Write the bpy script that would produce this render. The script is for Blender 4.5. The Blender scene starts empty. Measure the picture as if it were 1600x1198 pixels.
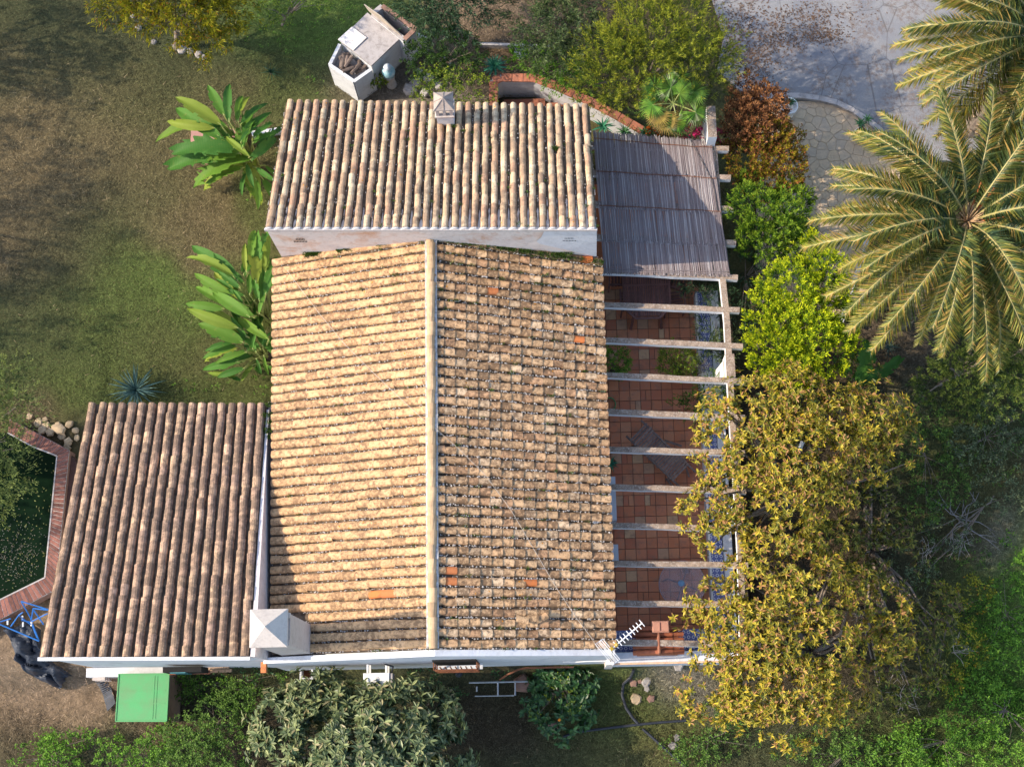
import bpy, math, random
import numpy as np
from mathutils import Vector, Matrix
rnd = random.Random(7)
rng = np.random.default_rng(11)
SC = bpy.context.scene
COL = SC.collection
R = math.radians
# ------------------------------------------------------------ camera, sky, sun, exposure
FPX, CXP, CYP, CAMH = 2400.0, 800.0, 599.0, 35.0
def _cam():
    z = -np.array([72, -576, -FPX]); z = z/np.linalg.norm(z)
    v = np.array([-225, 10273, -FPX]); v = v-v.dot(z)*z; y = v/np.linalg.norm(v)
    return np.array([np.cross(y, z), y, z])
CM = _cam()
cam_d = bpy.data.cameras.new('camera'); cam = bpy.data.objects.new('camera', cam_d); COL.objects.link(cam)
cam_d.sensor_width = 36; cam_d.lens = 36*FPX/1600; cam_d.clip_end = 1000; cam_d.clip_start = .5
mw = Matrix([list(r) for r in CM]).to_4x4(); mw.translation = (0, 0, CAMH); cam.matrix_world = mw
SC.camera = cam
SUN_EL, SUN_AZ = 38.0, 268.5        # azimuth clockwise from north (+Y)
W = bpy.data.worlds.new('World'); SC.world = W; W.use_nodes = True
nt = W.node_tree; sky = nt.nodes.new('ShaderNodeTexSky'); sky.sky_type = 'NISHITA'; sky.sun_disc = False
sky.sun_elevation = R(SUN_EL); sky.sun_rotation = R(SUN_AZ); sky.air_density = 1.0; sky.dust_density = 1.5; sky.ozone_density = 1.0
bg = nt.nodes['Background']; bg.inputs[1].default_value = .15; nt.links.new(sky.outputs[0], bg.inputs[0])
sd = bpy.data.lights.new('sun', 'SUN'); sd.energy = 2.7; sd.angle = R(.55); sd.color = (1, .86, .68)
sun = bpy.data.objects.new('sun', sd); COL.objects.link(sun)
_s = Vector((math.sin(R(SUN_AZ))*math.cos(R(SUN_EL)), math.cos(R(SUN_AZ))*math.cos(R(SUN_EL)), math.sin(R(SUN_EL))))
sun.rotation_euler = _s.to_track_quat('Z', 'Y').to_euler()
SC.view_settings.view_transform = 'Standard'; SC.view_settings.look = 'None'
SC.view_settings.exposure = 1.24; SC.view_settings.gamma = 1; SC.view_settings.use_curve_mapping = False

# ------------------------------------------------------------ surveying: photo pixel + height -> metres
def P(px, py, z=0.0):
    r = CM @ np.array([px-CXP, -(py-CYP), -FPX]); p = r*(z-CAMH)/r[2]
    return Vector((p[0], p[1], z))
def sm(a, b, x):
    t = np.clip((x-a)/(b-a), 0, 1); return t*t*(3-2*t)
def gz(x, y):
    return -.9*(1-sm(1.5, 2.2, y)) - 1.0*sm(4.6, 6.6, x)*(1-sm(8.5, 10.6, y))*sm(1.5, 2.2, y) - .35*sm(5, 9, x)*(1-sm(1.5, 2.2, y))
def G(px, py, dz=0.0):
    z = 0.0
    for _ in range(6):
        p = P(px, py, z); z = float(gz(p.x, p.y))+dz
    return P(px, py, z)
def mpp(z): return (CAMH-z)/FPX*1.03      # metres per photo pixel near the frame centre
def tpix(x, y, z=0.0):
    c0 = CM[0,0]*x+CM[1,0]*y+CM[2,0]*(z-CAMH); c1 = CM[0,1]*x+CM[1,1]*y+CM[2,1]*(z-CAMH); c2 = CM[0,2]*x+CM[1,2]*y+CM[2,2]*(z-CAMH)
    return CXP-FPX*c0/c2, CYP+FPX*c1/c2
# value noise
_T = rng.random((256, 256))
def vn(x, y, s):
    x = np.asarray(x)/s+77.3; y = np.asarray(y)/s+31.7
    xi = np.floor(x).astype(int); yi = np.floor(y).astype(int); fx = x-xi; fy = y-yi
    fx = fx*fx*(3-2*fx); fy = fy*fy*(3-2*fy)
    a = _T[xi % 256, yi % 256]; b = _T[(xi+1) % 256, yi % 256]; c = _T[xi % 256, (yi+1) % 256]; d = _T[(xi+1) % 256, (yi+1) % 256]
    return (a*(1-fx)+b*fx)*(1-fy)+(c*(1-fx)+d*fx)*fy

# ------------------------------------------------------------ objects
def tag(o, label=None, cat=None, group=None, kind=None):
    if label: o['label'] = label
    if cat: o['category'] = cat
    if group: o['group'] = group
    if kind: o['kind'] = kind
    return o
def empty(name, loc, label, cat, group=None, rz=0):
    o = bpy.data.objects.new(name, None); o.location = loc; o.rotation_euler = (0, 0, rz); o.empty_display_size = .1
    COL.objects.link(o); PAR[o.name] = Matrix.Translation(Vector(loc)) @ Matrix.Rotation(rz, 4, 'Z')
    return tag(o, label, cat, group)
PAR = {}
def link(name, me, parent=None, M=None):
    """link a mesh whose vertices (or M) are in world space under parent"""
    o = bpy.data.objects.new(name, me); COL.objects.link(o)
    M = M or Matrix.Identity(4)
    PAR[o.name] = M
    if parent is not None:
        o.parent = parent; o.matrix_parent_inverse = PAR[parent.name].inverted()
    o.matrix_basis = M
    return o
def npmesh(name, V, Fs, mat, smooth=False, col=None):
    if not isinstance(Fs, list): Fs = [Fs]
    V = np.asarray(V, dtype=np.float32).reshape(-1, 3)
    me = bpy.data.meshes.new(name)
    me.vertices.add(len(V)); me.vertices.foreach_set('co', V.ravel())
    Fs = [np.asarray(f, dtype=np.int32) for f in Fs if len(f)]
    loops = np.concatenate([f.ravel() for f in Fs]); tot = np.concatenate([np.full(len(f), f.shape[1], np.int32) for f in Fs])
    me.loops.add(len(loops)); me.loops.foreach_set('vertex_index', loops)
    st = np.concatenate([[0], np.cumsum(tot)[:-1]]).astype(np.int32)
    me.polygons.add(len(tot)); me.polygons.foreach_set('loop_start', st); me.polygons.foreach_set('loop_total', tot)
    me.polygons.foreach_set('use_smooth', np.full(len(tot), bool(smooth)))
    me.update(calc_edges=True)
    if col is not None:
        c = np.asarray(col, dtype=np.float32)
        if c.ndim == 1: c = np.repeat(c[:, None], 3, 1)
        a = me.color_attributes.new('Col', 'FLOAT_COLOR', 'POINT')
        a.data.foreach_set('color', np.concatenate([c, np.ones((len(c), 1), np.float32)], 1).ravel())
    if mat: me.materials.append(mat)
    return me
class MB:
    def __init__(s): s.v = []; s.f = {}
    def add(s, vs, fs):
        b = len(s.v); s.v += [tuple(v) for v in vs]
        for f in fs: s.f.setdefault(len(f), []).append([b+i for i in f])
        return s
    def box(s, c, d, rz=0, M=None):
        x, y, z = d[0]/2, d[1]/2, d[2]/2
        m = M or (Matrix.Translation(Vector(c)) @ Matrix.Rotation(rz, 4, 'Z'))
        vs = [m @ Vector(q) for q in ((-x,-y,-z),(x,-y,-z),(x,y,-z),(-x,y,-z),(-x,-y,z),(x,-y,z),(x,y,z),(-x,y,z))]
        return s.add(vs, [(3,2,1,0),(4,5,6,7),(0,1,5,4),(1,2,6,5),(2,3,7,6),(3,0,4,7)])
    def bbox(s, c, d, rz=0, b=.01):
        """box with bevelled top edges"""
        x, y, z = d[0]/2, d[1]/2, d[2]/2; m = Matrix.Translation(Vector(c)) @ Matrix.Rotation(rz, 4, 'Z')
        q = [(-x,-y,-z),(x,-y,-z),(x,y,-z),(-x,y,-z),(-x,-y,z-b),(x,-y,z-b),(x,y,z-b),(-x,y,z-b),(-x+b,-y+b,z),(x-b,-y+b,z),(x-b,y-b,z),(-x+b,y-b,z)]
        return s.add([m @ Vector(a) for a in q], [(3,2,1,0),(8,9,10,11)]+[(i,(i+1)%4,(i+1)%4+4,i+4) for i in range(4)]+[(i+4,(i+1)%4+4,(i+1)%4+8,i+8) for i in range(4)])
    def beam(s, a, b, w, h, up=(0,0,1)):
        a = Vector(a); b = Vector(b); d = (b-a); L = d.length; d.normalize(); up = Vector(up)
        sd_ = d.cross(up).normalized() if abs(d.dot(up)) < .98 else d.cross(Vector((1,0,0))).normalized(); u = sd_.cross(d)
        m = Matrix((d, sd_, u)).transposed().to_4x4(); m.translation = (a+b)/2
        return s.box(None, (L, w, h), M=m)
    def prism(s, pts, z0, z1):
        n = len(pts)
        vs = [(p[0], p[1], z0) for p in pts]+[(p[0], p[1], z1) for p in pts]
        return s.add(vs, [tuple(range(n-1, -1, -1)), tuple(range(n, 2*n))]+[(i, (i+1) % n, (i+1) % n+n, i+n) for i in range(n)])
    def tube(s, pts, r, n=8, caps=True):
        pts = [Vector(p) for p in pts]; rs = r if isinstance(r, (list, tuple)) else [r]*len(pts)
        b = len(s.v); ref = None
        for i, p in enumerate(pts):
            d = (pts[min(i+1, len(pts)-1)]-pts[max(i-1, 0)]).normalized()
            if ref is None: ref = d.orthogonal().normalized()
            ref = (ref-d*ref.dot(d))
            ref = ref.normalized() if ref.length > 1e-5 else d.orthogonal().normalized()
            o = d.cross(ref)
            for k in range(n):
                a = 2*math.pi*k/n; s.v.append(tuple(p+(ref*math.cos(a)+o*math.sin(a))*rs[i]))
        for i in range(len(pts)-1):
            for k in range(n): s.f.setdefault(4, []).append([b+i*n+k, b+i*n+(k+1) % n, b+(i+1)*n+(k+1) % n, b+(i+1)*n+k])
        if caps:
            s.f.setdefault(n, []).append([b+k for k in range(n-1, -1, -1)]); s.f.setdefault(n, []).append([b+(len(pts)-1)*n+k for k in range(n)])
        return s
    def lathe(s, c, prof, n=24):
        b = len(s.v); c = Vector(c)
        for r, z in prof:
            for k in range(n): a = 2*math.pi*k/n; s.v.append((c.x+r*math.cos(a), c.y+r*math.sin(a), c.z+z))
        for i in range(len(prof)-1):
            for k in range(n): s.f.setdefault(4, []).append([b+i*n+k, b+i*n+(k+1) % n, b+(i+1)*n+(k+1) % n, b+(i+1)*n+k])
        s.f.setdefault(n, []).append([b+(len(prof)-1)*n+k for k in range(n)]); s.f.setdefault(n, []).append([b+k for k in range(n-1, -1, -1)])
        return s
    def mesh(s, name, mat, smooth=False): return npmesh(name, s.v, list(s.f.values()), mat, smooth)
    def obj(s, name, mat, parent=None, smooth=False, **k): return tag(link(name, s.mesh(name, mat, smooth), parent), **k)

# ------------------------------------------------------------ materials
class Nd:
    def __init__(s, name):
        s.m = bpy.data.materials.new(name); s.m.use_nodes = True; s.t = s.m.node_tree; s.n = s.t.nodes
        s.b = s.n['Principled BSDF']; s.out = s.n['Material Output']
        s.pos = s.n.new('ShaderNodeNewGeometry')
    def new(s, t, **k):
        x = s.n.new(t)
        for a, v in k.items(): setattr(x, a, v)
        return x
    def li(s, a, b): s.t.links.new(a, b)
    def inp(s, sock, v):
        if v is None: return
        if isinstance(v, bpy.types.NodeSocket): s.li(v, sock)
        elif isinstance(v, (tuple, list)) and len(v) == 3 and sock.type == 'RGBA': sock.default_value = (*v, 1)
        else: sock.default_value = v
    def noise(s, scale, detail=4, rough=.6, dist=0, vec=None, out=0):
        x = s.new('ShaderNodeTexNoise'); x.inputs['Scale'].default_value = scale; x.inputs['Detail'].default_value = detail
        x.inputs['Roughness'].default_value = rough; x.inputs['Distortion'].default_value = dist
        s.li(vec or s.pos.outputs['Position'], x.inputs['Vector']); return x.outputs[out]
    def vor(s, scale, feat='F1', out='Distance', vec=None):
        x = s.new('ShaderNodeTexVoronoi'); x.feature = feat; x.inputs['Scale'].default_value = scale
        s.li(vec or s.pos.outputs['Position'], x.inputs['Vector']); return x.outputs[out]
    def ramp(s, f, stops, const=False):
        x = s.new('ShaderNodeValToRGB'); cr = x.color_ramp
        if const: cr.interpolation = 'CONSTANT'
        while len(cr.elements) < len(stops): cr.elements.new(.5)
        for e, (p, c) in zip(cr.elements, stops):
            e.position = p; e.color = (*c, 1) if isinstance(c, tuple) else (c, c, c, 1)
        s.inp(x.inputs[0], f); return x.outputs[0]
    def mix(s, f, a, b, mode='MIX'):
        x = s.new('ShaderNodeMix', data_type='RGBA', blend_type=mode)
        s.inp(x.inputs[0], f); s.inp(x.inputs[6], a); s.inp(x.inputs[7], b); return x.outputs[2]
    def math(s, op, a, b=None, c=None):
        x = s.new('ShaderNodeMath', operation=op); s.inp(x.inputs[0], a)
        if b is not None: s.inp(x.inputs[1], b)
        if c is not None: s.inp(x.inputs[2], c)
        return x.outputs[0]
    def rand(s):
        o = s.new('ShaderNodeObjectInfo').outputs['Random']; g = s.pos.outputs['Random Per Island']
        return s.math('FRACT', s.math('ADD', o, g))
    def bump(s, h, strength=.4, dist=.01):
        x = s.new('ShaderNodeBump'); x.inputs['Strength'].default_value = strength; x.inputs['Distance'].default_value = dist
        s.li(h, x.inputs['Height']); s.li(x.outputs[0], s.b.inputs['Normal']); return s
    def col(s, c, rough=.85, spec=.3, metal=0):
        s.inp(s.b.inputs['Base Color'], c); s.inp(s.b.inputs['Roughness'], rough); s.b.inputs['Metallic'].default_value = metal
        s.b.inputs['Specular IOR Level'].default_value = spec; return s
def plain(name, c, c2=None, sc=6, rough=.8, bump=.3, bsc=40, metal=0, spec=.3, var=.0):
    d = Nd(name); c2 = c2 or tuple(v*.7 for v in c)
    k = d.mix(d.ramp(d.noise(sc, 6, .65), [(.38, 0.0), (.66, 1.0)]), c, c2)
    if var: k = d.mix(1.0, k, d.ramp(d.rand(), [(0, 1-var), (1, 1+var*.6)]), 'MULTIPLY')
    d.col(k, rough, spec, metal)
    if bump: d.bump(d.noise(bsc, 5, .65), bump)
    return d.m
def tile_mat(name, pal, dirt, dark, rare=None, lichen=.0, dsc=5.0, vr=.8):
    d = Nd(name); r = d.rand(); n = len(pal)
    c = d.ramp(r, [(i/n, p) for i, p in enumerate(pal)], True)
    c = d.mix(d.math('MULTIPLY', d.noise(14, 5, .7), .55), c, tuple(min(1, v*1.25) for v in pal[0]))
    r2 = d.math('FRACT', d.math('MULTIPLY', r, 17.31)); r3 = d.math('FRACT', d.math('MULTIPLY', r, 53.7))
    c = d.mix(1.0, c, d.ramp(r2, [(0, vr), (.5, (1+vr)/2), (1, 1.1)]), 'MULTIPLY')
    nz = d.math('ADD', d.noise(dsc, 6, .7), d.math('ADD', .07, d.math('MULTIPLY', r3, .13)))
    nz = d.math('ADD', nz, d.math('MULTIPLY', d.noise(26, 4, .7), .25))
    f = d.ramp(nz, [(.86-dirt, 0.0), (1.06-dirt, 1.0)])
    c = d.mix(d.math('MULTIPLY', f, .85), c, dark)
    c = d.mix(d.ramp(d.noise(48, 3, .8), [(.62, 0.0), (.72, .55)]), c, tuple(v*.5 for v in dark))
    if rare: c = d.mix(d.math('GREATER_THAN', d.math('FRACT', d.math('MULTIPLY', r, 91.7)), .9975), c, rare)
    if lichen: c = d.mix(d.math('MULTIPLY', d.math('LESS_THAN', d.vor(9), .16), d.math('GREATER_THAN', d.noise(2.3, 2), .66-lichen)), c, (.5, .2, .015))
    d.col(c, .92, .2); d.bump(d.math('ADD', d.noise(60, 5, .7), d.math('MULTIPLY', d.noise(12, 3), 1.2)), .55, .012)
    return d.m
def leaf_mat(name, base, tip, rare=None, dark=None, trans=.28, rough=.45, spec=.4):
    """base -> tip colour follows the Col attribute (how near the shoot's end a leaf grows), jitter per leaf"""
    d = Nd(name); at = d.new('ShaderNodeAttribute'); at.attribute_name = 'Col'
    r = d.pos.outputs['Random Per Island']
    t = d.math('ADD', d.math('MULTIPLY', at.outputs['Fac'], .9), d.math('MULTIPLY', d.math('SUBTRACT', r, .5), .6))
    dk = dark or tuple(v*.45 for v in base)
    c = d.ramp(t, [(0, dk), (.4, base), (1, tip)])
    r2 = d.math('FRACT', d.math('MULTIPLY', r, 37.7))
    c = d.mix(1.0, c, d.ramp(r2, [(0, .7), (1, 1.25)]), 'MULTIPLY')
    if rare: c = d.mix(d.math('LESS_THAN', d.math('FRACT', d.math('MULTIPLY', r, 11.3)), rare[1]), c, rare[0])
    d.col(c, rough, spec)
    tr = d.new('ShaderNodeBsdfTranslucent'); d.inp(tr.inputs[0], d.mix(1.0, c, (1.1, 1.15, .55), 'MULTIPLY'))
    mx = d.new('ShaderNodeMixShader'); mx.inputs[0].default_value = trans
    d.li(d.b.outputs[0], mx.inputs[1]); d.li(tr.outputs[0], mx.inputs[2]); d.li(mx.outputs[0], d.out.inputs[0])
    return d.m
def plaster(name, c, c2, stain=.3, sc=2.2, streak=False):
    d = Nd(name)
    k = d.mix(d.ramp(d.noise(sc, 7, .7, .4), [(.5, 0.0), (.72, 1.0)]), c, c2)
    k = d.mix(d.math('MULTIPLY', d.ramp(d.noise(9, 6, .75), [(.5, 0.0), (.8, 1.0)]), stain), k, (.22, .19, .16))
    d.col(k, .9, .2); d.bump(d.math('ADD', d.noise(7, 4, .6), d.math('MULTIPLY', d.noise(45, 4), .4)), .5, .02)
    return d.m
M_t_upper = tile_mat('tile_cream', [(.56,.41,.26),(.51,.35,.22),(.58,.44,.30),(.46,.28,.17),(.54,.38,.23),(.42,.22,.14),(.56,.46,.32),(.36,.23,.15)], .17, (.19,.135,.095), (.42,.15,.08), .05)
M_t_left = tile_mat('tile_brown', [(.50,.33,.22),(.42,.27,.18),(.46,.31,.21),(.36,.23,.16),(.50,.34,.21),(.33,.22,.17)], .24, (.135,.095,.07), None, .0, 6)
M_t_west = tile_mat('tile_golden', [(.59,.365,.19),(.60,.385,.205),(.58,.355,.18),(.61,.40,.215),(.55,.33,.17),(.59,.37,.19),(.59,.375,.195),(.60,.38,.20)], .19, (.19,.115,.065), (.62,.30,.10), .03, 12.0, .93)
M_t_east = tile_mat('tile_sand', [(.64,.40,.21),(.66,.44,.25),(.60,.36,.19),(.64,.42,.235),(.54,.30,.165),(.66,.49,.32),(.62,.38,.20),(.64,.41,.225)], .21, (.14,.085,.05), (.55,.16,.05), .03, 10.0)
M_orange = tile_mat('tile_new_orange', [(.60,.19,.06),(.55,.20,.08)], .05, (.3,.12,.06))
M_pan = plain('pan_dirt', (.17,.12,.08), (.055,.042,.032), 9, .95, .9, 30)
M_mortar = plain('lime_mortar', (.62,.60,.58), (.30,.27,.25), 14, .95, .8, 50)
M_white = plaster('whitewash', (.60,.61,.63), (.46,.47,.49), .35)
M_whitepatch = plaster('whitewash_patched', (.70,.62,.56), (.55,.30,.17), .5, 1.6)
M_chim = plaster('chimney_plaster', (.50,.44,.40), (.40,.33,.29), .45, 5)
M_concrete = plaster('old_concrete', (.40,.37,.36), (.20,.18,.17), .8, 4)
M_beamtop = plaster('beam_weathered', (.42,.33,.26), (.22,.17,.13), .75, 8)
M_dark = plain('opening_shade', (.012,.011,.01), bump=0)  # near-black colour stands in for the shade inside openings
M_black = plain('black_plastic', (.02,.022,.028), (.035,.04,.05), 5, .5, .3, 20)
M_bark = plain('bark_grey', (.26,.21,.17), (.13,.10,.08), 8, .9, .9, 25)
M_bark_d = plain('bark_dark', (.10,.075,.055), (.05,.04,.03), 8, .9, .9, 25)
M_soil = plain('soil_dark', (.075,.055,.038), (.035,.026,.02), 9, .95, .9, 30)
M_terra = plain('terracotta_pot', (.36,.14,.075), (.25,.10,.06), 8, .8, .3, var=.2)
M_steel = plain('galvanised', (.45,.46,.48), (.30,.31,.33), 10, .45, .1, metal=.7)
M_wpaint = plain('white_paint', (.78,.78,.78), (.66,.66,.65), 6, .5, .1)
M_blue = plain('blue_paint', (.015,.13,.42), (.012,.09,.30), 9, .4, .1, spec=.5)
M_green = plain('green_plastic', (.10,.34,.135), (.13,.29,.13), 3.5, .8, .12, 12, spec=.15)
M_rust = plain('rusty_iron', (.22,.085,.04), (.12,.05,.03), 15, .85, .5)
M_stone = plain('grey_stone', (.36,.33,.30), (.20,.18,.17), 6, .9, .7, 20, var=.3)
M_rubble = plain('broken_brick', (.34,.20,.15), (.22,.13,.10), 8, .9, .6, 25, var=.3)
M_tan = plain('sandstone', (.48,.36,.23), (.34,.26,.17), 5, .9, .5, 22, var=.25)

# ------------------------------------------------------------ ground
# (px, py, rx, ry, colour, weight): what grows or lies there
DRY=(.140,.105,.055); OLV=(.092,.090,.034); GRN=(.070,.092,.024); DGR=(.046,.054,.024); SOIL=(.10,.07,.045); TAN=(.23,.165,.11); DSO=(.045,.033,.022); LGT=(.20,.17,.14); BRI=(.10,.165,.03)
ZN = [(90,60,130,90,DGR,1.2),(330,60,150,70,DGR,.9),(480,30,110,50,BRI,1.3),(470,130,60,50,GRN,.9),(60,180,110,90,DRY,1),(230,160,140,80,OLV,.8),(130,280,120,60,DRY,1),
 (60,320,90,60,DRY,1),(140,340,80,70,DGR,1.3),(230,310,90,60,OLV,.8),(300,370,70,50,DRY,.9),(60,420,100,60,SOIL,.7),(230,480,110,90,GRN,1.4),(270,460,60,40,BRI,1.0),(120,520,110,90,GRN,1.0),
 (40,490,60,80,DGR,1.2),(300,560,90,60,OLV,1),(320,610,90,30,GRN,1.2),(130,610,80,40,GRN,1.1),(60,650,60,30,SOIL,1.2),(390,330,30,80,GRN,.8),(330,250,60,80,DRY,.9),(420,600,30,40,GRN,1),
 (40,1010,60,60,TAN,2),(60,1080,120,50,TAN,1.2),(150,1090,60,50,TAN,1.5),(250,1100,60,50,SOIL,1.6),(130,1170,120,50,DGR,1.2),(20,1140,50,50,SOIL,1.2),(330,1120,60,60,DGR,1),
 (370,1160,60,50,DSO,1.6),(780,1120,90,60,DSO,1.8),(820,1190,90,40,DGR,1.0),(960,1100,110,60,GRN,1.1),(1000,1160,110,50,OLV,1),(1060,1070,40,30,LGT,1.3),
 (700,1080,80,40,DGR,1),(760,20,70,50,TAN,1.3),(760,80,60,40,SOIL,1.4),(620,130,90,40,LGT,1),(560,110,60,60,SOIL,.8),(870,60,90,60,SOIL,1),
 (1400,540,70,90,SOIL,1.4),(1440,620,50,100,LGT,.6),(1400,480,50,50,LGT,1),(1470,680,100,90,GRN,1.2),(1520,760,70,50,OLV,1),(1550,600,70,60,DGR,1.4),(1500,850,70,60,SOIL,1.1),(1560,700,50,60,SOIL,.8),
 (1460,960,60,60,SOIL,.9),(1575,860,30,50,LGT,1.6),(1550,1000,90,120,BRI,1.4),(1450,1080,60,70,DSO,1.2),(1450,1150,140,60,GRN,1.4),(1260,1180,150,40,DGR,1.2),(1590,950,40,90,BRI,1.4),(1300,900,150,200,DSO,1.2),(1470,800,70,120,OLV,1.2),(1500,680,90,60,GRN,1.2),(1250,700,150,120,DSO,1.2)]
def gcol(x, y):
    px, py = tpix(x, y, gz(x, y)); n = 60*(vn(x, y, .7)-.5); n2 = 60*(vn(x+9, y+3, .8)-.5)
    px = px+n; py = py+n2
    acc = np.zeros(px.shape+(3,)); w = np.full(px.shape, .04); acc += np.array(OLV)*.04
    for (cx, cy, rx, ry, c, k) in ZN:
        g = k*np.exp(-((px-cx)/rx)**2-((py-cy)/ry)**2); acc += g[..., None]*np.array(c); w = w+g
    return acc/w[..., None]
def axis(lo, hi, st, far):
    a = list(np.arange(lo, hi, st)); e = [.5, 1.2, 2.5, 5, 10, 20, 45, far]
    return np.array([lo-q for q in e[::-1]]+a+[hi+q for q in e])
gx = axis(-15, 14, .12, 110); gy = axis(-2, 20, .12, 110)
X, Y = np.meshgrid(gx, gy); nx, ny = len(gx), len(gy)
Z = gz(X, Y)+.05*(vn(X, Y, .5)-.5)+.10*(vn(X, Y, 1.7)-.5)-.06
Z[((X > -10.5) & (X < 4.2) & (Y > 2.3) & (Y < 14))] = -.12
px_, py_ = tpix(X, Y, 0*X)
Z[(px_ < 105) & (px_ > -260) & (py_ > 700) & (py_ < 935)] -= .55     # pond basin
idx = np.arange(nx*ny).reshape(ny, nx)
F = np.stack([idx[:-1,:-1], idx[:-1,1:], idx[1:,1:], idx[1:,:-1]], -1).reshape(-1, 4)
d = Nd('ground_earth'); a_ = d.new('ShaderNodeAttribute'); a_.attribute_name = 'Col'
k = d.mix(1.0, a_.outputs['Color'], d.ramp(d.noise(3.5, 8, .75), [(.3, .45), (.7, 1.5)]), 'MULTIPLY')
k = d.mix(d.ramp(d.noise(38, 4, .8), [(.5, 0.0), (.7, .5)]), k, (.22,.17,.10))
k = d.mix(d.ramp(d.noise(22, 4, .8), [(.3, .6), (.48, 0.0)]), k, (.02,.02,.01))
d.col(k, .95, .15); d.bump(d.math('ADD', d.noise(30, 6, .75), d.noise(8, 4)), .9, .04)
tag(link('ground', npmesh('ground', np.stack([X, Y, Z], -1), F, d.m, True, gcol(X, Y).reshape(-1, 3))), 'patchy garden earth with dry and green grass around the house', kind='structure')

# grass blades
def inpoly(px, py, poly):
    c = np.zeros(px.shape, bool); n = len(poly)
    for i in range(n):
        x1, y1 = poly[i]; x2, y2 = poly[(i+1) % n]
        t = ((y1 > py) != (y2 > py)) & (px < (x2-x1)*(py-y1)/(y2-y1+1e-9)+x1); c ^= t
    return c
HOUSE = [(60,1040),(60,1015),(130,630),(418,632),(424,520),(425,300),(445,150),(925,150),(1150,190),(1175,1045)]
POND = [(-300,650),(25,665),(118,715),(105,930),(0,975),(-300,1050)]
ROAD = [(1105,-40),(1700,-40),(1700,230),(1420,240),(1330,160),(1235,150),(1180,165),(1120,120)]
FLAG = [(1205,150),(1300,152),(1390,205),(1400,300),(1330,470),(1255,440),(1240,300)]
def spread(n, poly, mask=None):
    xs, ys = zip(*poly); px = rng.uniform(min(xs), max(xs), n); py = rng.uniform(min(ys), max(ys), n)
    k = inpoly(px, py, poly)
    for q in (HOUSE, POND, ROAD, FLAG): k &= ~inpoly(px, py, q)
    px, py = px[k], py[k]
    z = np.zeros(len(px)); 
    for _ in range(5):
        r = CM @ np.stack([px-CXP, -(py-CYP), np.full(len(px), -FPX)]); t = (z-CAMH)/r[2]; x, y = r[0]*t, r[1]*t; z = gz(x, y)
    return px, py, x, y, z
def frames(dirs, ups):
    dirs = dirs/np.linalg.norm(dirs, axis=1, keepdims=True)
    y = np.cross(ups, dirs); ln = np.linalg.norm(y, axis=1, keepdims=True); bad = ln[:, 0] < 1e-4
    y = np.where(bad[:, None], np.cross(np.array([[1., .3, .1]]), dirs), y); y /= np.linalg.norm(y, axis=1, keepdims=True)
    return np.stack([dirs, y, np.cross(dirs, y)], -1)      # columns x,y,z
def scat(V0, F0, Pn, Rm, S):
    V0 = np.asarray(V0, float); S = np.asarray(S, float)
    if S.ndim == 1: S = np.repeat(S[:, None], 3, 1)
    V = np.einsum('nij,nkj->nki', Rm, V0[None]*S[:, None, :])+Pn[:, None, :]
    F = np.asarray(F0)[None]+(np.arange(len(Pn))*len(V0))[:, None, None]
    return V.reshape(-1, 3), F.reshape(-1, F.shape[-1])
LF_TRI = (np.array([(0,-.5,0),(0,.5,0),(1,0,.0)]), np.array([(0,1,2)]))
LF_DIA = (np.array([(0,0,0),(.45,-.5,.10),(1,0,-.06),(.45,.5,.10)]), np.array([(0,1,2),(0,2,3)]))
LF_OV = (np.array([(0,0,0),(.3,-.42,.07),(.68,-.42,.03),(1,0,-.12),(.68,.42,.03),(.3,.42,.07),(.5,0,-.05)]), np.array([(0,1,6),(1,2,6),(2,3,6),(3,4,6),(4,5,6),(5,0,6)]))
d = Nd('grass_blade'); a_ = d.new('ShaderNodeAttribute'); a_.attribute_name = 'Col'
d.col(d.mix(1.0, a_.outputs['Color'], d.ramp(d.pos.outputs['Random Per Island'], [(0, .6), (.7, 1.3), (1, 2.1)]), 'MULTIPLY'), .8, .2); M_grass = d.m
def blades(name, label, n, poly, L, wd, mat, fn=None, dens=None, lie=.6):
    px, py, x, y, z = spread(n, poly)
    c = gcol(x, y) if fn is None else fn(x, y)
    if dens is not None:
        k = rng.random(len(x)) < dens(x, y, c); x, y, z, c = x[k], y[k], z[k], c[k]
    m = len(x); az = rng.random(m)*6.283; el = rng.random(m)*(1-lie)*1.4+.08
    D = np.stack([np.cos(az)*np.cos(el), np.sin(az)*np.cos(el), np.sin(el)], -1)
    V, F = scat(*LF_TRI, np.stack([x, y, z-.02+rng.random(m)*.03], -1), frames(D, np.tile([0, 0, 1.], (m, 1))), np.stack([L*(.5+rng.random(m)), np.full(m, wd), np.full(m, 1.)], -1))
    tag(link(name, npmesh(name, V, F, mat, False, np.repeat(c, 3, 0))), label, 'grass', kind='stuff')
LAWN = [(-60,-60),(1120,-60),(1120,200),(700,180),(440,160),(415,640),(140,640),(-60,720)]
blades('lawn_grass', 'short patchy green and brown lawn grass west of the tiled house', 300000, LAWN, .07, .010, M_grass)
M_straw = plain('straw', (.36,.27,.15), (.24,.18,.10), 20, .8, 0, var=.3)
blades('dry_clippings', 'pale dry leaves and straw strewn over the brown lawn', 34000, LAWN, .11, .011, M_straw, dens=lambda x, y, c: np.clip((c[:, 0]-c[:, 1])*10+.05, .02, .35)*(vn(x, y, .6) > .35), lie=.9)
SOUTH = [(-60,940),(60,1035),(1150,1040),(1180,600),(1330,420),(1420,330),(1680,200),(1680,1260),(-60,1260)]
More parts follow.
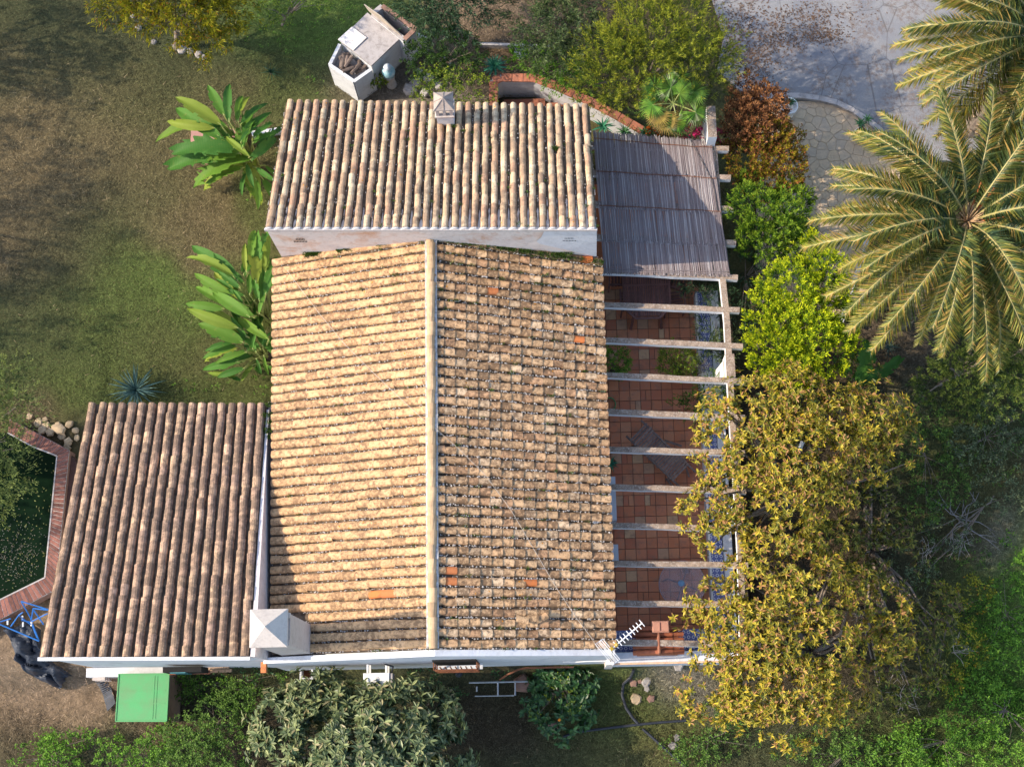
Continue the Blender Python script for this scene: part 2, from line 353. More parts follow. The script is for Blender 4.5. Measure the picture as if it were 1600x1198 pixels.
blades('rough_grass', 'rough green weeds and grass on the slope south and east of the house', 330000, SOUTH, .10, .013, M_grass, dens=lambda x, y, c: np.clip(1.1-(c[:, 0]-c[:, 1])*16, .15, 1))
blades('dead_stalks', 'scattered dead stalks and leaf litter below the house', 22000, SOUTH, .13, .011, M_straw, dens=lambda x, y, c: np.clip((c[:, 0]-c[:, 1]*.8)*5, .04, .28), lie=.9)

# ------------------------------------------------------------ road and flagstone terrace
def sheet(name, poly, dz, mat, label, zf=0.0, parent=None):
    pts = [P(a, b, zf) for a, b in poly]; m = MB(); m.prism([(p.x, p.y) for p in pts], zf+dz-.15, zf+dz)
    return m.obj(name, mat, parent, label=label, kind='structure')
d = Nd('worn_road'); k = d.mix(d.ramp(d.noise(.7, 6, .6, .5), [(.35, 0.0), (.65, 1.0)]), (.175,.185,.215), (.27,.27,.275))
lf = d.math('MULTIPLY', d.ramp(d.noise(1.1, 3, .5, 1.0), [(.42, 0.0), (.55, 1.0)]), d.ramp(d.noise(9, 6, .85), [(.48, 0.0), (.56, 1.0)]))
k = d.mix(d.math('MULTIPLY', lf, .6), k, (.15,.10,.07)); k = d.mix(d.ramp(d.noise(45, 3, .8), [(.6, 0.0), (.75, .5)]), k, (.12,.12,.12))
k = d.mix(d.ramp(d.vor(.8, 'DISTANCE_TO_EDGE'), [(0, .7), (.012, 0.0)]), k, (.10,.09,.085))
d.col(k, .93, .2); d.bump(d.math('ADD', d.noise(35, 6, .75), d.noise(5, 5)), .7, .03)
road = sheet('road', [(1095,-60),(1130,60),(1120,110),(1165,150),(1235,152),(1290,158),(1330,175),(1378,207),(1420,250),(1760,260),(1760,-60)], .03, d.m, 'grey worn driveway littered with brown leaves')
# leaf litter on the road
xy = []
def litter(name, label, n, fpx, L, mat, zf):
    px, py = fpx(n); p = CM @ np.stack([px-CXP, -(py-CYP), np.full(len(px), -FPX)]); t = (zf-CAMH)/p[2]; x, y = p[0]*t, p[1]*t; m = len(x)
    az = rng.random(m)*6.283; el = rng.random(m)*.5
    V, F = scat(*LF_DIA, np.stack([x, y, np.full(m, zf+.004)], -1), frames(np.stack([np.cos(az)*np.cos(el), np.sin(az)*np.cos(el), np.sin(el)], -1), np.tile([0, 0, 1.], (m, 1))), np.stack([L*(.5+rng.random(m)), L*.45*np.ones(m), L*np.ones(m)], -1))
    tag(link(name, npmesh(name, V, F, mat)), label, 'leaf litter', kind='stuff')
M_deadleaf = plain('dead_leaf', (.19,.115,.07), (.10,.06,.04), 20, .8, 0, var=.5)
def f_(n):
    c = [(1140,30,26,20),(1200,45,60,14),(1270,30,40,12),(1170,95,24,12),(1225,65,26,9),(1185,110,20,24),(1290,55,20,8),(1150,60,24,20),(1340,180,50,8),(1210,20,70,10)]
    i = rng.integers(0, len(c), n); c = np.array(c)[i]; a = rng.normal(size=n)*c[:, 2]+c[:, 0]; b = rng.normal(size=n)*c[:, 3]+c[:, 1]
    k = (b < 150) & (a > 1110); return a[k], b[k]
litter('fallen_leaves', 'brown fallen leaves drifted across the grey driveway', 2800, f_, .055, M_deadleaf, .03)
# crazy paving
def clip(poly, n, c):
    out = []
    for i in range(len(poly)):
        a, b = poly[i], poly[(i+1) % len(poly)]; da = a[0]*n[0]+a[1]*n[1]-c; db = b[0]*n[0]+b[1]*n[1]-c
        if da <= 0: out.append(a)
        if da*db < 0: t = da/(da-db); out.append((a[0]+(b[0]-a[0])*t, a[1]+(b[1]-a[1])*t))
    return out
def voro(bound, seeds, gap):
    res = []
    for i, s in enumerate(seeds):
        poly = [tuple(b) for b in bound]
        for j in sorted(range(len(seeds)), key=lambda q: (seeds[q][0]-s[0])**2+(seeds[q][1]-s[1])**2)[1:22]:
            o = seeds[j]; n = (o[0]-s[0], o[1]-s[1]); L = math.hypot(*n)
            if L < 1e-6: continue
            n = (n[0]/L, n[1]/L); poly = clip(poly, n, n[0]*(o[0]+s[0])/2+n[1]*(o[1]+s[1])/2-gap/2)
            if len(poly) < 3: break
        if len(poly) >= 3:
            ar = abs(sum(poly[k][0]*poly[(k+1) % len(poly)][1]-poly[(k+1) % len(poly)][0]*poly[k][1] for k in range(len(poly))))/2
            if ar > .003: res.append(poly)
    return res
def stone_obj(poly, z0, z1, mat, parent, name='paving_stone', b=.007):
    cx = sum(p[0] for p in poly)/len(poly); cy = sum(p[1] for p in poly)/len(poly); n = len(poly); m = MB()
    inn = []
    for p in poly:
        d0 = math.hypot(p[0]-cx, p[1]-cy); k = max(0, 1-b/max(d0, .02)); inn.append((cx+(p[0]-cx)*k, cy+(p[1]-cy)*k))
    vs = [(p[0], p[1], z0) for p in poly]+[(p[0], p[1], z1-b*.6) for p in poly]+[(p[0], p[1], z1) for p in inn]
    m.add(vs, [tuple(range(2*n, 3*n))]+[(i, (i+1) % n, (i+1) % n+n, i+n) for i in range(n)]+[(i+n, (i+1) % n+n, (i+1) % n+2*n, i+2*n) for i in range(n)])
    return m.obj(name, mat, parent)
tp = [(1180,440),(1185,170),(1215,156),(1290,160),(1330,178),(1372,206),(1404,236),(1408,300),(1372,330),(1335,470),(1318,500),(1240,480)]
terrace = sheet('terrace', tp, -.002, plain('terrace_mortar', (.54,.42,.29), (.42,.33,.24), 8, .95, .7, 30), 'curved terrace of pale crazy paving beside the driveway')
wp = [P(a, b, 0) for a, b in tp]; bb = (min(p.x for p in wp), max(p.x for p in wp), min(p.y for p in wp), max(p.y for p in wp))
def conv_in(x, y): 
    a, b = tpix(np.array([x]), np.array([y])); return bool(inpoly(a, b, tp)[0])
seeds = []; 
for q in range(9000):
    x = rnd.uniform(bb[0], bb[1]); y = rnd.uniform(bb[2], bb[3])
    if not conv_in(x, y): continue
    mn = .30 if y > 13.6 and rnd.random() < .8 else .17
    if all((x-s[0])**2+(y-s[1])**2 > mn*mn for s in seeds): seeds.append((x, y))
dd = Nd('flagstone'); rr = dd.rand(); kk = dd.ramp(rr, [(0, (.60,.45,.29)), (.3, (.56,.43,.29)), (.55, (.62,.47,.30)), (.75, (.52,.41,.29)), (.9, (.58,.43,.27))], True)
kk = dd.mix(dd.ramp(dd.noise(7, 6, .7), [(.4, 0.0), (.7, .5)]), kk, (.30,.25,.21)); dd.col(kk, .85, .25); dd.bump(dd.noise(20, 6, .7), .6, .02); M_flag = dd.m
cells = voro([(bb[0]-.1, bb[2]-.1), (bb[1]+.1, bb[2]-.1), (bb[1]+.1, bb[3]+.1), (bb[0]-.1, bb[3]+.1)], seeds, .011)
for poly in cells:
    # keep each stone within the terrace: pull outer corners in
    cx = sum(p[0] for p in poly)/len(poly); cy = sum(p[1] for p in poly)/len(poly); q = []
    for p in poly:
        k = 1.0
        while k > .03 and not conv_in(cx+(p[0]-cx)*k, cy+(p[1]-cy)*k): k -= .04
        q.append((cx+(p[0]-cx)*k, cy+(p[1]-cy)*k))
    stone_obj(q, -.03, .010+rnd.random()*.006, M_flag, terrace)
def curb(name, pix, z0, z1, w, mat, label, cat='kerb'):
    e = empty(name, G(*pix[0]), label, cat); pts = [P(a, b, z1) for a, b in pix]
    for i in range(len(pts)-1):
        a, b = pts[i], pts[i+1]; dd_ = (b-a).normalized(); m = MB(); nrm = Vector((-dd_.y, dd_.x, 0))*w/2; g = dd_*.004
        m.prism([(p.x, p.y) for p in (a+g-nrm, b-g-nrm, b-g+nrm, a+g+nrm)], z0, z1+rnd.uniform(-.004, .004)); m.obj('kerb_stone', mat, e)
    return e
curb('terrace_kerb', [(1150,158),(1180,152),(1215,149),(1250,149),(1280,153),(1308,160),(1335,173),(1360,190),(1382,208),(1405,228),(1415,250)], -.1, .11, .13, M_concrete, 'curved low grey kerb between driveway and crazy paving')
curb('garden_edging', [(1372,300),(1366,325),(1350,395),(1338,430),(1322,478),(1314,505)], -.2, .12, .10, M_white, 'white edging pipe along the paving under the palm')

# ------------------------------------------------------------ roofs
def tile_template(L, r0, r1, th, n=6, jit=0.0, pf=.72, st=.005):
    th = min(th, .010)
    vs = []
    for (x, r, zo) in ((0, r0, 0), (L, r1, st)):
        for k in range(n+1):
            a = math.pi*k/n; rj = r*(1+jit*rnd.uniform(-1, 1)*.5); vs.append((x+jit*rnd.uniform(-.02, .02), -rj*math.cos(a), rj*pf*math.sin(a)+zo))
    for (x, r, zo) in ((0, r0, 0), (L, r1, st)):
        for k in range(n+1):
            a = math.pi*k/n; q = r-th; vs.append((x, -q*math.cos(a), q*pf*math.sin(a)+zo))
    m = n+1; fs = []
    for k in range(n):
        fs.append((k, k+1, m+k+1, m+k)); fs.append((2*m+k, 3*m+k, 3*m+k+1, 2*m+k+1)); fs.append((m+k, m+k+1, 3*m+k+1, 3*m+k)); fs.append((k, 2*m+k, 2*m+k+1, k+1))
    fs += [(0, m, 3*m, 2*m), (n, 2*m+n, 3*m+n, m+n)]
    return np.array(vs), np.array([f[::-1] for f in fs])
def roof(parent, top0, top1, bot0, bot1, ncol, nrow, mats, r, nind, special=None, jit=.10, offs=.35, pf=.78, st=.006, skip=None, over=.05, wob=.006):
    """covers laid from the high edge (top0-top1) to the low edge (bot0-bot1)"""
    top0, top1, bot0, bot1 = map(Vector, (top0, top1, bot0, bot1))
    def Q(s, t): return (top0*(1-s)+top1*s)*(1-t)+(bot0*(1-s)+bot1*s)*t
    nrmv = (top1-top0).cross(bot0-top0).normalized(); nrmv = nrmv if nrmv.z > 0 else -nrmv
    # pans under the covers
    g = 6; U = ncol*g+1; Tn = nrow*3+1; V = np.zeros((U, Tn, 3)); s_ = np.linspace(0, 1, U); t_ = np.linspace(0, 1, Tn)
    A, B, C_, D_ = (np.array(v) for v in (top0, top1, bot0, bot1))
    S_, T_ = np.meshgrid(s_, t_, indexing='ij')
    V = ((A*(1-S_[..., None])+B*S_[..., None])*(1-T_[..., None])+(C_*(1-S_[..., None])+D_*S_[..., None])*T_[..., None])
    ph = S_*ncol*2*np.pi; hh = .022*np.cos(ph)*-1+.012*(vn(S_*90, T_*60, .5)-.5)+.008*(1-np.mod(T_*nrow+.0001, 1.0))-.012
    V = V+hh[..., None]*np.array(nrmv); idx = np.arange(U*Tn).reshape(U, Tn)
    F = np.stack([idx[:-1,:-1], idx[1:,:-1], idx[1:,1:], idx[:-1,1:]], -1).reshape(-1, 4)
    pan = link('pan_tiles', npmesh('pan_tiles', V, F, mats['pan'], True), parent)
    L = (bot0-top0).length/nrow
    variants = [tile_template(1, r*.955*(1+rnd.uniform(-.04, .04)), r*(1.01+rnd.uniform(-.04, .04)), .010, 6, jit, pf, st) for _ in range(10)]
    meshes = [npmesh('tile', v, f, mats['tile'], False) for v, f in variants]
    for me in meshes:
        pass
    meshes2 = [npmesh('tile', v, f, M_orange, False) for v, f in variants[:3]]
    VV = []; FF = []; base = 0; slots = []
    for i in range(ncol):
        off = rnd.uniform(-offs, offs)
        for j in range(nrow):
            if skip and skip(i, j): continue
            slots.append((i, j, off))
    allpix = []
    sp = special or set()
    keep = set(rnd.sample(range(len(slots)), min(nind, len(slots)))) if nind < len(slots) else set(range(len(slots)))
    # the nearest (= southern, larger) tiles are single objects
    def size(k):
        i, j, o = slots[k]; p = Q((i+.5)/ncol, (j+.5)/nrow); return -((p-Vector((0, 0, CAMH))).length)
    order = sorted(range(len(slots)), key=size, reverse=True); keep = set(order[:nind]) | {k for k in range(len(slots)) if (slots[k][0], slots[k][1]) in sp}
    for k, (i, j, off) in enumerate(slots):
        s = (i+.5)/ncol; t0 = max(0, (j+(off if 0 < j else 0)*.5)/nrow); t1 = min(1.004, (j+1+(off*.5 if j < nrow-1 else 0))/nrow)
        ds = rnd.gauss(0, wob)/ncol/ (r*2.4)*.9*ncol/ncol
        a = Q(s+ds, t0-(.12/nrow if j else 0)); b = Q(s+ds+rnd.gauss(0, .0007), t1); d = b-a; ln = d.length; d.normalize()
        sd_ = nrmv.cross(d).normalized(); nn = d.cross(sd_); roll = rnd.gauss(0, .035)
        sd2 = sd_*math.cos(roll)+nn*math.sin(roll); nn2 = d.cross(sd2)
        a = a+nrmv*(.003+rnd.uniform(-.002, .003))
        Mx = Matrix((d*ln, sd2*rnd.uniform(.95, 1.05), nn2*rnd.uniform(.9, 1.1))).transposed().to_4x4(); Mx.translation = a
        vi = rnd.randrange(10)
        if k in keep:
            me = meshes2[vi % 3] if (i, j) in sp else meshes[vi]
            link('tile', me, parent, Mx)
        else:
            v, f = variants[vi]; Mn = np.array(Mx); VV.append(v @ Mn[:3, :3].T+Mn[:3, 3]); FF.append(f+base); base += len(v)
    if VV: tag(link('tile_field', npmesh('tile_field', np.concatenate(VV), np.concatenate(FF), mats['tile']), parent), kind='stuff')
    return Q, nrmv
def chips(parent, name, Q, nrmv, ncol, n, mat, size, mask=None, lift=.012, label=None):
    p = []; 
    while len(p) < n:
        c = rnd.randrange(0, ncol+1); s = min(1, max(0, c/ncol+rnd.gauss(0, .05)/ncol)); t = rnd.random()
        if mask and rnd.random() > mask(s, t): continue
        p.append(Q(s, t)+nrmv*(lift+rnd.random()*.02))
    Pn = np.array([tuple(q) for q in p]); m = len(p)
    V0 = np.array([(-.5,-.5,-.3),(.5,-.45,-.3),(.45,.5,-.3),(-.5,.4,-.3),(-.3,-.3,.4),(.35,-.2,.5),(.2,.3,.4),(-.25,.25,.3)])
    F0 = np.array([(4,5,6,7),(0,1,5,4),(1,2,6,5),(2,3,7,6),(3,0,4,7)])
    V, F = scat(V0, F0, Pn, frames(rng.normal(size=(m, 3))*[1,1,.3], np.tile([0,0,1.], (m, 1))), size*(.4+rng.random((m, 3))))
    return tag(link(name, npmesh(name, V, F, mat), parent), label, kind='stuff')
M_moss = leaf_mat('roof_moss', (.05,.10,.015), (.12,.20,.03), None, None, .2, .7, .2)
def moss(parent, name, spots, nrm, label=None):
    """spots: (point, radius, count)"""
    Pn = []; 
    for c, rr_, n in spots:
        for _ in range(n):
            a = rnd.random()*6.283; q = rr_*math.sqrt(rnd.random()); Pn.append((c[0]+q*math.cos(a)*1.6, c[1]+q*math.sin(a)*.55, c[2]+rnd.random()*.03))
    Pn = np.array(Pn); m = len(Pn); D = rng.normal(size=(m, 3)); D[:, 2] = abs(D[:, 2])+.5
    V, F = scat(*LF_DIA, Pn, frames(D, rng.normal(size=(m, 3))), np.stack([.035+rng.random(m)*.04, .012+rng.random(m)*.012, np.full(m, .03)], -1))
    return tag(link(name, npmesh(name, V, F, M_moss, False, np.repeat(rng.random(m), 4)), parent), label, kind='stuff')

# ---- main house
ZE, ZR = 2.62, 3.78
mh = empty('gabled_house', P(677, 700, 0), 'largest block of the white farmhouse under a gabled golden tile roof with a central ridge', 'house')
rw = link('roof', MB().add([P(674,366,ZR-.06), P(677,1014,ZR-.06), P(427,1024,ZE-.08), P(429,408,ZE-.08), P(674,366,ZR-.2), P(677,1014,ZR-.2), P(427,1024,ZE-.2), P(429,408,ZE-.2)],
     [(0,1,2,3),(7,6,5,4),(0,3,7,4),(3,2,6,7),(2,1,5,6)]).mesh('roof', M_soil), mh); tag(rw, 'west slope of golden tiles with long smooth rows')
re = link('roof', MB().add([P(674,366,ZR-.06), P(677,1014,ZR-.06), P(961,1015,ZE-.08), P(939,405,ZE-.08), P(674,366,ZR-.2), P(677,1014,ZR-.2), P(961,1015,ZE-.2), P(939,405,ZE-.2)],
     [(3,2,1,0),(4,5,6,7),(4,7,3,0),(7,6,2,3),(6,5,1,2)]).mesh('roof', M_soil), mh); tag(re, 'east slope of sandy tiles with dark gaps and moss')
def chim_skip(i, j): return i >= 38 and j >= 10
Qw, nw = roof(rw, P(676,1013,ZR), P(673,364,ZR), P(424,1022,ZE), P(427,404,ZE), 42, 13, dict(tile=M_t_west, pan=M_pan), .086, 110, {(5, 3), (5, 4)}, skip=lambda i, j: i <= 3 and j >= 10)
Qe, ne = roof(re, P(677,1013,ZR), P(674,364,ZR), P(962,1014,ZE), P(940,403,ZE), 42, 16, dict(tile=M_t_east, pan=M_pan), .080, 190, {(6,1),(7,1),(6,8),(36,5),(32,13)}, offs=.06, pf=.90, st=.013)
chips(rw, 'mortar_crumbs', Qw, nw, 42, 2600, M_mortar, .022, lambda s, t: .3+.7*(t < .8))
chips(re, 'mortar_crumbs', Qe, ne, 42, 4200, M_mortar, .026, lambda s, t: .8)
ms = []
for _ in range(260):
    s = rnd.randrange(43)/42; t = rnd.random()
    if rnd.random() < .25+.75*(s > .8): ms.append((Qe(s, t)+ne*.03, .03+rnd.random()*.05, 16))
for _ in range(90):
    t = rnd.random(); ms.append((Qe(.985, t)+ne*.04, .05+rnd.random()*.04, 40))
moss(re, 'roof_weeds', ms, ne)
ms = [(Qw(.99, t)+nw*.03, .09, 170) for t in (.75, .7, .55, .5, .3, .28)]
for _ in range(150):
    s = rnd.randrange(43)/42; t = rnd.random()
    if rnd.random() < .15+.85*(s > .88): ms.append((Qw(s, t)+nw*.03, .03+rnd.random()*.04, 14))
moss(rw, 'roof_weeds', ms, nw)
# loose broken tiles on the east slope
vb = [npmesh('tile', *tile_template(.26, .062, .075, .014, 6, .2), M_t_east) for _ in range(3)]
for (a, b, rz_, z) in ((822,967,.1,3.38),(806,966,-.15,3.44),(838,970,.5,3.3)):
    link('tile', vb[0], re, Matrix.Translation(P(a, b, z)) @ Matrix.Rotation(rz_, 4, 'Z') @ Matrix.Rotation(R(18), 4, 'Y'))
# ridge tiles
rt = [npmesh('ridge_tile', *tile_template(1, .083, .100, .016, 8, .1, .85, .016), plain('ridge_clay', (.54,.37,.21), (.40,.27,.16), 7, .9, .5, 30, var=.2)) for _ in range(3)]
a0, a1 = P(676, 1013, ZR+.055), P(673, 362, ZR+.055); N = 30
bed = MB(); bed.beam(a0+Vector((0,.01,-.035)), a1+Vector((0,0,-.035)), .25, .07); bed.obj('ridge_mortar', M_mortar, mh)
for i in range(N):
    p = a0.lerp(a1, i/N); q = a0.lerp(a1, (i+1.12)/N); dv = q-p
    Mx = Matrix((dv, Vector((0,0,1)).cross(dv).normalized()*rnd.uniform(.92, 1.06), Vector((rnd.gauss(0,.05),0,1)))).transposed().to_4x4(); Mx.translation = p+Vector((rnd.gauss(0,.008),0,rnd.gauss(0,.005)))
    link('ridge_tile', rt[i % 3], mh, Mx)
# walls of the main block
def gable_wall(x0, xm, x1, y0, y1, zb, ze, zr):
    m = MB(); pf = [(x0, zb), (x1, zb), (x1, ze), (xm, zr), (x0, ze)]
    vs = [(x, y0, z) for x, z in pf]+[(x, y1, z) for x, z in pf]
    return m.add(vs, [(0,1,2,3,4),(9,8,7,6,5)]+[((i+1) % 5, i, i+5, (i+1) % 5+5) for i in range(5)])
gable_wall(-5.75, -2.42, 1.12, 2.06, 10.75, -1.2, 2.42, ZR-.2).obj('wall', M_white, mh)
# whitewashed south verge, a low parapet along the gable
m = MB(); yv0, yv1 = 1.93, 2.055
for (xa, za, xb, zb_) in ((-6.1, ZE-.02, -2.42, ZR+.0), (-2.42, ZR+.0, 1.24, ZE-.02)):
    m.add([(xa,yv0,-1.2),(xb,yv0,-1.2),(xb,yv0,zb_),(xa,yv0,za),(xa,yv1,-1.2),(xb,yv1,-1.2),(xb,yv1,zb_),(xa,yv1,za)], [(0,1,2,3),(7,6,5,4),(3,2,6,7),(0,3,7,4),(1,5,6,2)])
m.obj('gable_wall', M_white, mh)
# east eave board and eave line
MB().beam((1.17, 2.06, 2.44), (1.17, 10.5, 2.44), .06, .1).obj('eave_board', M_white, mh)
# barred window and its sill on the gable
wx0, wx1 = P(682, 1030, 1.4).x, P(748, 1030, 1.4).x
m = MB(); m.box(((wx0+wx1)/2, 1.915, 1.85), (wx1-wx0, .05, 1.5)); wn = m.obj('window', M_dark, mh)  # solid dark slab, the recess shadow is put into its colour
MB().box(((wx0+wx1)/2, 1.87, .84), (wx1-wx0+.12, .12, .05)).obj('window_sill', M_white, wn)
m = MB()
for i in range(9): x = wx0+.02+(wx1-wx0-.04)*i/8; m.tube([(x, 1.76, 1.2), (x, 1.80, 2.2)], .014, 6)
for z in (1.2, 1.7, 2.2): m.tube([(wx0, 1.74, z), (wx1, 1.74, z)], .014, 6); m.tube([(wx0, 1.74, z), (wx0, 1.93, z)], .012, 6); m.tube([(wx1, 1.74, z), (wx1, 1.93, z)], .012, 6)
m.obj('window_grille', M_rust, wn)
# main chimney
c0, c1, c2, c3 = P(436,1022,3.0), P(484,1020,3.0), P(485,975,3.0), P(437,974,3.0)
cc = (c0+c1+c2+c3)/4
m = MB(); m.prism([(c.x, c.y) for c in (c0, c1, c2, c3)], 2.3, 5.45); chm = m.obj('chimney', M_chim, mh); tag(chm, 'large plastered chimney with pyramid cap')
m = MB()
for c in (c0, c1, c2, c3):
    q = c.lerp(cc, .12); m.box((q.x, q.y, 5.52), (.10, .10, .16))
m.obj('cap_pillar', M_chim, chm)
m = MB(); w_ = .36; cx, cy = P(420, 981, 5.66).x, P(420, 981, 5.66).y
m.add([(cx-w_,cy-w_,5.60),(cx+w_,cy-w_,5.60),(cx+w_,cy+w_,5.60),(cx-w_,cy+w_,5.60),(cx-w_,cy-w_,5.68),(cx+w_,cy-w_,5.68),(cx+w_,cy+w_,5.68),(cx-w_,cy+w_,5.68),(cx,cy,6.08)],
   [(3,2,1,0),(0,1,5,4),(1,2,6,5),(2,3,7,6),(3,0,4,7),(4,5,8),(5,6,8),(6,7,8),(7,4,8)]); m.obj('chimney_cap', plaster('cap_plaster', (.56,.50,.45), (.47,.41,.37), .4, 7), chm)
# clutter behind the chimney: rubble and an orange brick end
pc = P(475, 1024, 2.7); m = MB(); m.box((P(412,1029,2.5).x, 1.86, 2.45), (.11, .22, .16)); m.obj('brick', M_orange, mh)

# ---- upper wing (north)
ZH, ZL = 4.65, 3.0
uw = empty('tiled_wing', P(690, 260, 0), 'rectangular north block of the house, higher, with cream tile columns and a little chimney', 'house')
h0, h1, l0, l1 = P(413,357,ZH), P(933,357,ZH), P(447,159,ZL), P(921,166,ZL)
ur = link('roof', MB().add([h0-Vector((0,0,.05)), h1-Vector((0,0,.05)), l1-Vector((0,0,.05)), l0-Vector((0,0,.05)), h0-Vector((0,0,.2)), h1-Vector((0,0,.2)), l1-Vector((0,0,.2)), l0-Vector((0,0,.2))],
   [(0,1,2,3),(7,6,5,4),(0,4,5,1),(1,5,6,2),(2,6,7,3),(3,7,4,0)]).mesh('roof', M_soil), uw)
Qu, nu = roof(ur, h0, h1, l0, l1, 34, 12, dict(tile=M_t_upper, pan=M_pan), .070, 300, pf=1.0, st=.010, skip=lambda i, j: i in (17, 18) and j > 9)
chips(ur, 'mortar_crumbs', Qu, nu, 34, 700, M_mortar, .02)
moss(ur, 'roof_weeds', [(Qu(rnd.randrange(35)/34, rnd.random())+nu*.03, .03, 12) for _ in range(60)]+[(Qu(30/34, .62)+nu*.03, .08, 160), (Qu(19/34, .8)+nu*.03, .05, 60)], nu)
m = MB(); ins = .02
A_, B_, C2, D2 = (h0.x+ins, h0.y+.02), (h1.x-ins, h1.y+.02), (l1.x-ins, l1.y-.12), (l0.x+ins, l0.y-.12)
m.add([(*A_, -.3), (*B_, -.3), (*C2, -.3), (*D2, -.3), (*A_, ZH-.03), (*B_, ZH-.03), (*C2, ZL+.0), (*D2, ZL+.0)], [(3,2,1,0),(0,1,5,4),(1,2,6,5),(2,3,7,6),(3,0,4,7),(4,5,6,7)])
m.obj('wall', M_whitepatch, uw, label='faded peeling south wall showing pink plaster')
# fresh white patch with scalloped mortar at the right end of the south wall
def SW(px, py, off):   # point on the south wall plane
    yv = h0.y+(h1.y-h0.y)*((px-413)/520)-off; r = CM @ np.array([px-CXP, -(py-CYP), -FPX]); t = yv/r[1]; return (r[0]*t, yv, CAMH+r[2]*t)
pts = [(932.5,359),(932,401),(915,397),(888,391),(860,385),(843,381),(838,377),(846,370),(850,362)]
n_ = len(pts); m = MB(); m.add([SW(a, b, .0) for a, b in pts]+[SW(a, b, .018) for a, b in pts], [tuple(range(2*n_-1, n_-1, -1))]+[(i, (i+1) % n_, (i+1) % n_+n_, i+n_) for i in range(n_)])
m.obj('plaster_patch', M_white, uw, label='bright white repainted patch of wall')
m = MB()
for i in range(34):
    s = (i+.5)/34; p = Qu(s, 0); rr_ = .085; vs = []
    for k in range(7): a = math.pi*k/6; vs.append((p.x-rr_*math.cos(a), p.y-.03, p.z-.0+rr_*.86*math.sin(a)))
    vs2 = [(v[0], p.y+.01, v[2]) for v in vs]; m.add(vs+vs2, [tuple(range(7)), tuple(range(13, 6, -1))]+[(k, k+7, k+8, k+1) for k in range(6)])
m.beam((h0.x, h0.y-.02, ZH-.03), (h1.x, h1.y-.02, ZH-.03), .045, .10)
m.obj('eave_mortar', plaster('mortar_grey', (.52,.48,.46), (.36,.33,.31), .5, 5), uw)
for (cx, cy, lab) in ((470, 376, None), (890, 374, None)):
    for r_ in range(2):
        for k in range(9 if r_ else 6):
            MB().box(SW(cx-10+k*2.4+(0 if r_ else 3), cy-2+r_*3.6, .012), (.016, .022, .045)).obj('vent_hole', M_dark, uw)  # solid dark boxes, shade of the holes painted as colour
moss(uw, 'ledge_weeds', [(P(a, b, 3.0), .10, 130) for a, b in ((492,396),(500,395),(484,398),(540,388),(600,377),(612,375),(630,373),(705,370),(718,373),(740,376),(775,383),(800,386),(830,391),(870,396),(885,397))], nu, 'green weeds growing along the foot of the wall')
# small chimney
b0, b1, b2, b3 = P(684,195,3.35), P(710,195,3.35), P(710,170,3.35), P(684,170,3.35)
m = MB(); m.prism([(b.x, b.y) for b in (b0, b1, b2, b3)], 2.9, 3.75); cs = m.obj('chimney', M_white, uw); tag(cs, 'little chimney with arched openings')
bc = (b0+b1+b2+b3)/4; hw = (b1.x-b0.x)/2
m = MB(); m.bbox((bc.x, bc.y, 3.78), (2*hw+.06, 2*hw+.06, .06)); m.obj('chimney_ledge', M_chim, cs)
m = MB()
for sx in (-1, 0, 1):
    for sy in (-1, 0, 1):
        if sx or sy: m.box((bc.x+sx*(hw-.035), bc.y+sy*(hw-.035), 3.97), (.065, .065, .32))
m.box((bc.x, bc.y-hw+.03, 4.1), (2*hw, .06, .06)); m.obj('cap_pillar', M_chim, cs)
m = MB(); m.box((bc.x, bc.y, 3.95), (.10, .10, .28)); m.obj('flue', M_dark, cs)
m = MB(); w2 = hw+.03; z = 4.14
m.add([(bc.x-w2,bc.y-w2,z),(bc.x+w2,bc.y-w2,z),(bc.x+w2,bc.y+w2,z),(bc.x-w2,bc.y+w2,z),(bc.x-w2,bc.y-w2,z+.03),(bc.x+w2,bc.y-w2,z+.03),(bc.x+w2,bc.y+w2,z+.03),(bc.x-w2,bc.y+w2,z+.03),(bc.x,bc.y,z+.22)],
   [(3,2,1,0),(0,1,5,4),(1,2,6,5),(2,3,7,6),(3,0,4,7),(4,5,8),(5,6,8),(6,7,8),(7,4,8)])
for k in range(8):
    a = k*math.pi/4; e = Vector((bc.x+w2*max(-1, min(1, math.cos(a)*1.42)), bc.y+w2*max(-1, min(1, math.sin(a)*1.42)), z+.04)); m.beam((bc.x, bc.y, z+.23), e, .016, .016)
m.obj('chimney_cap', plaster('cap_grey', (.36,.30,.26), (.24,.19,.17), .6, 9), cs)

# ---- left wing
ZLS, ZLN = 3.75, 2.35
lw = empty('tiled_annex', P(240, 830, 0), 'low annex at the left of the house with dirty brown tile columns', 'house')
h0, h1, l0, l1 = P(60,1027,ZLS), P(391,1026,ZLS), P(138,631,ZLN), P(417,632,ZLN)
lr = link('roof', MB().add([v-Vector((0,0,.05)) for v in (h0, h1, l1, l0)]+[v-Vector((0,0,.2)) for v in (h0, h1, l1, l0)], [(0,1,2,3),(7,6,5,4),(0,4,5,1),(1,5,6,2),(2,6,7,3),(3,7,4,0)]).mesh('roof', M_soil), lw)
Ql, nl = roof(lr, h0, h1, l0, l1, 18, 23, dict(tile=M_t_left, pan=M_pan), .087, 300, jit=.08, pf=1.0, st=.012)
m = MB(); A_, B_, C2, D2 = (h0.x+.03, h0.y+.0), (h1.x+.02, h1.y+.0), (l1.x-.03, l1.y-.12), (l0.x+.03, l0.y-.12)
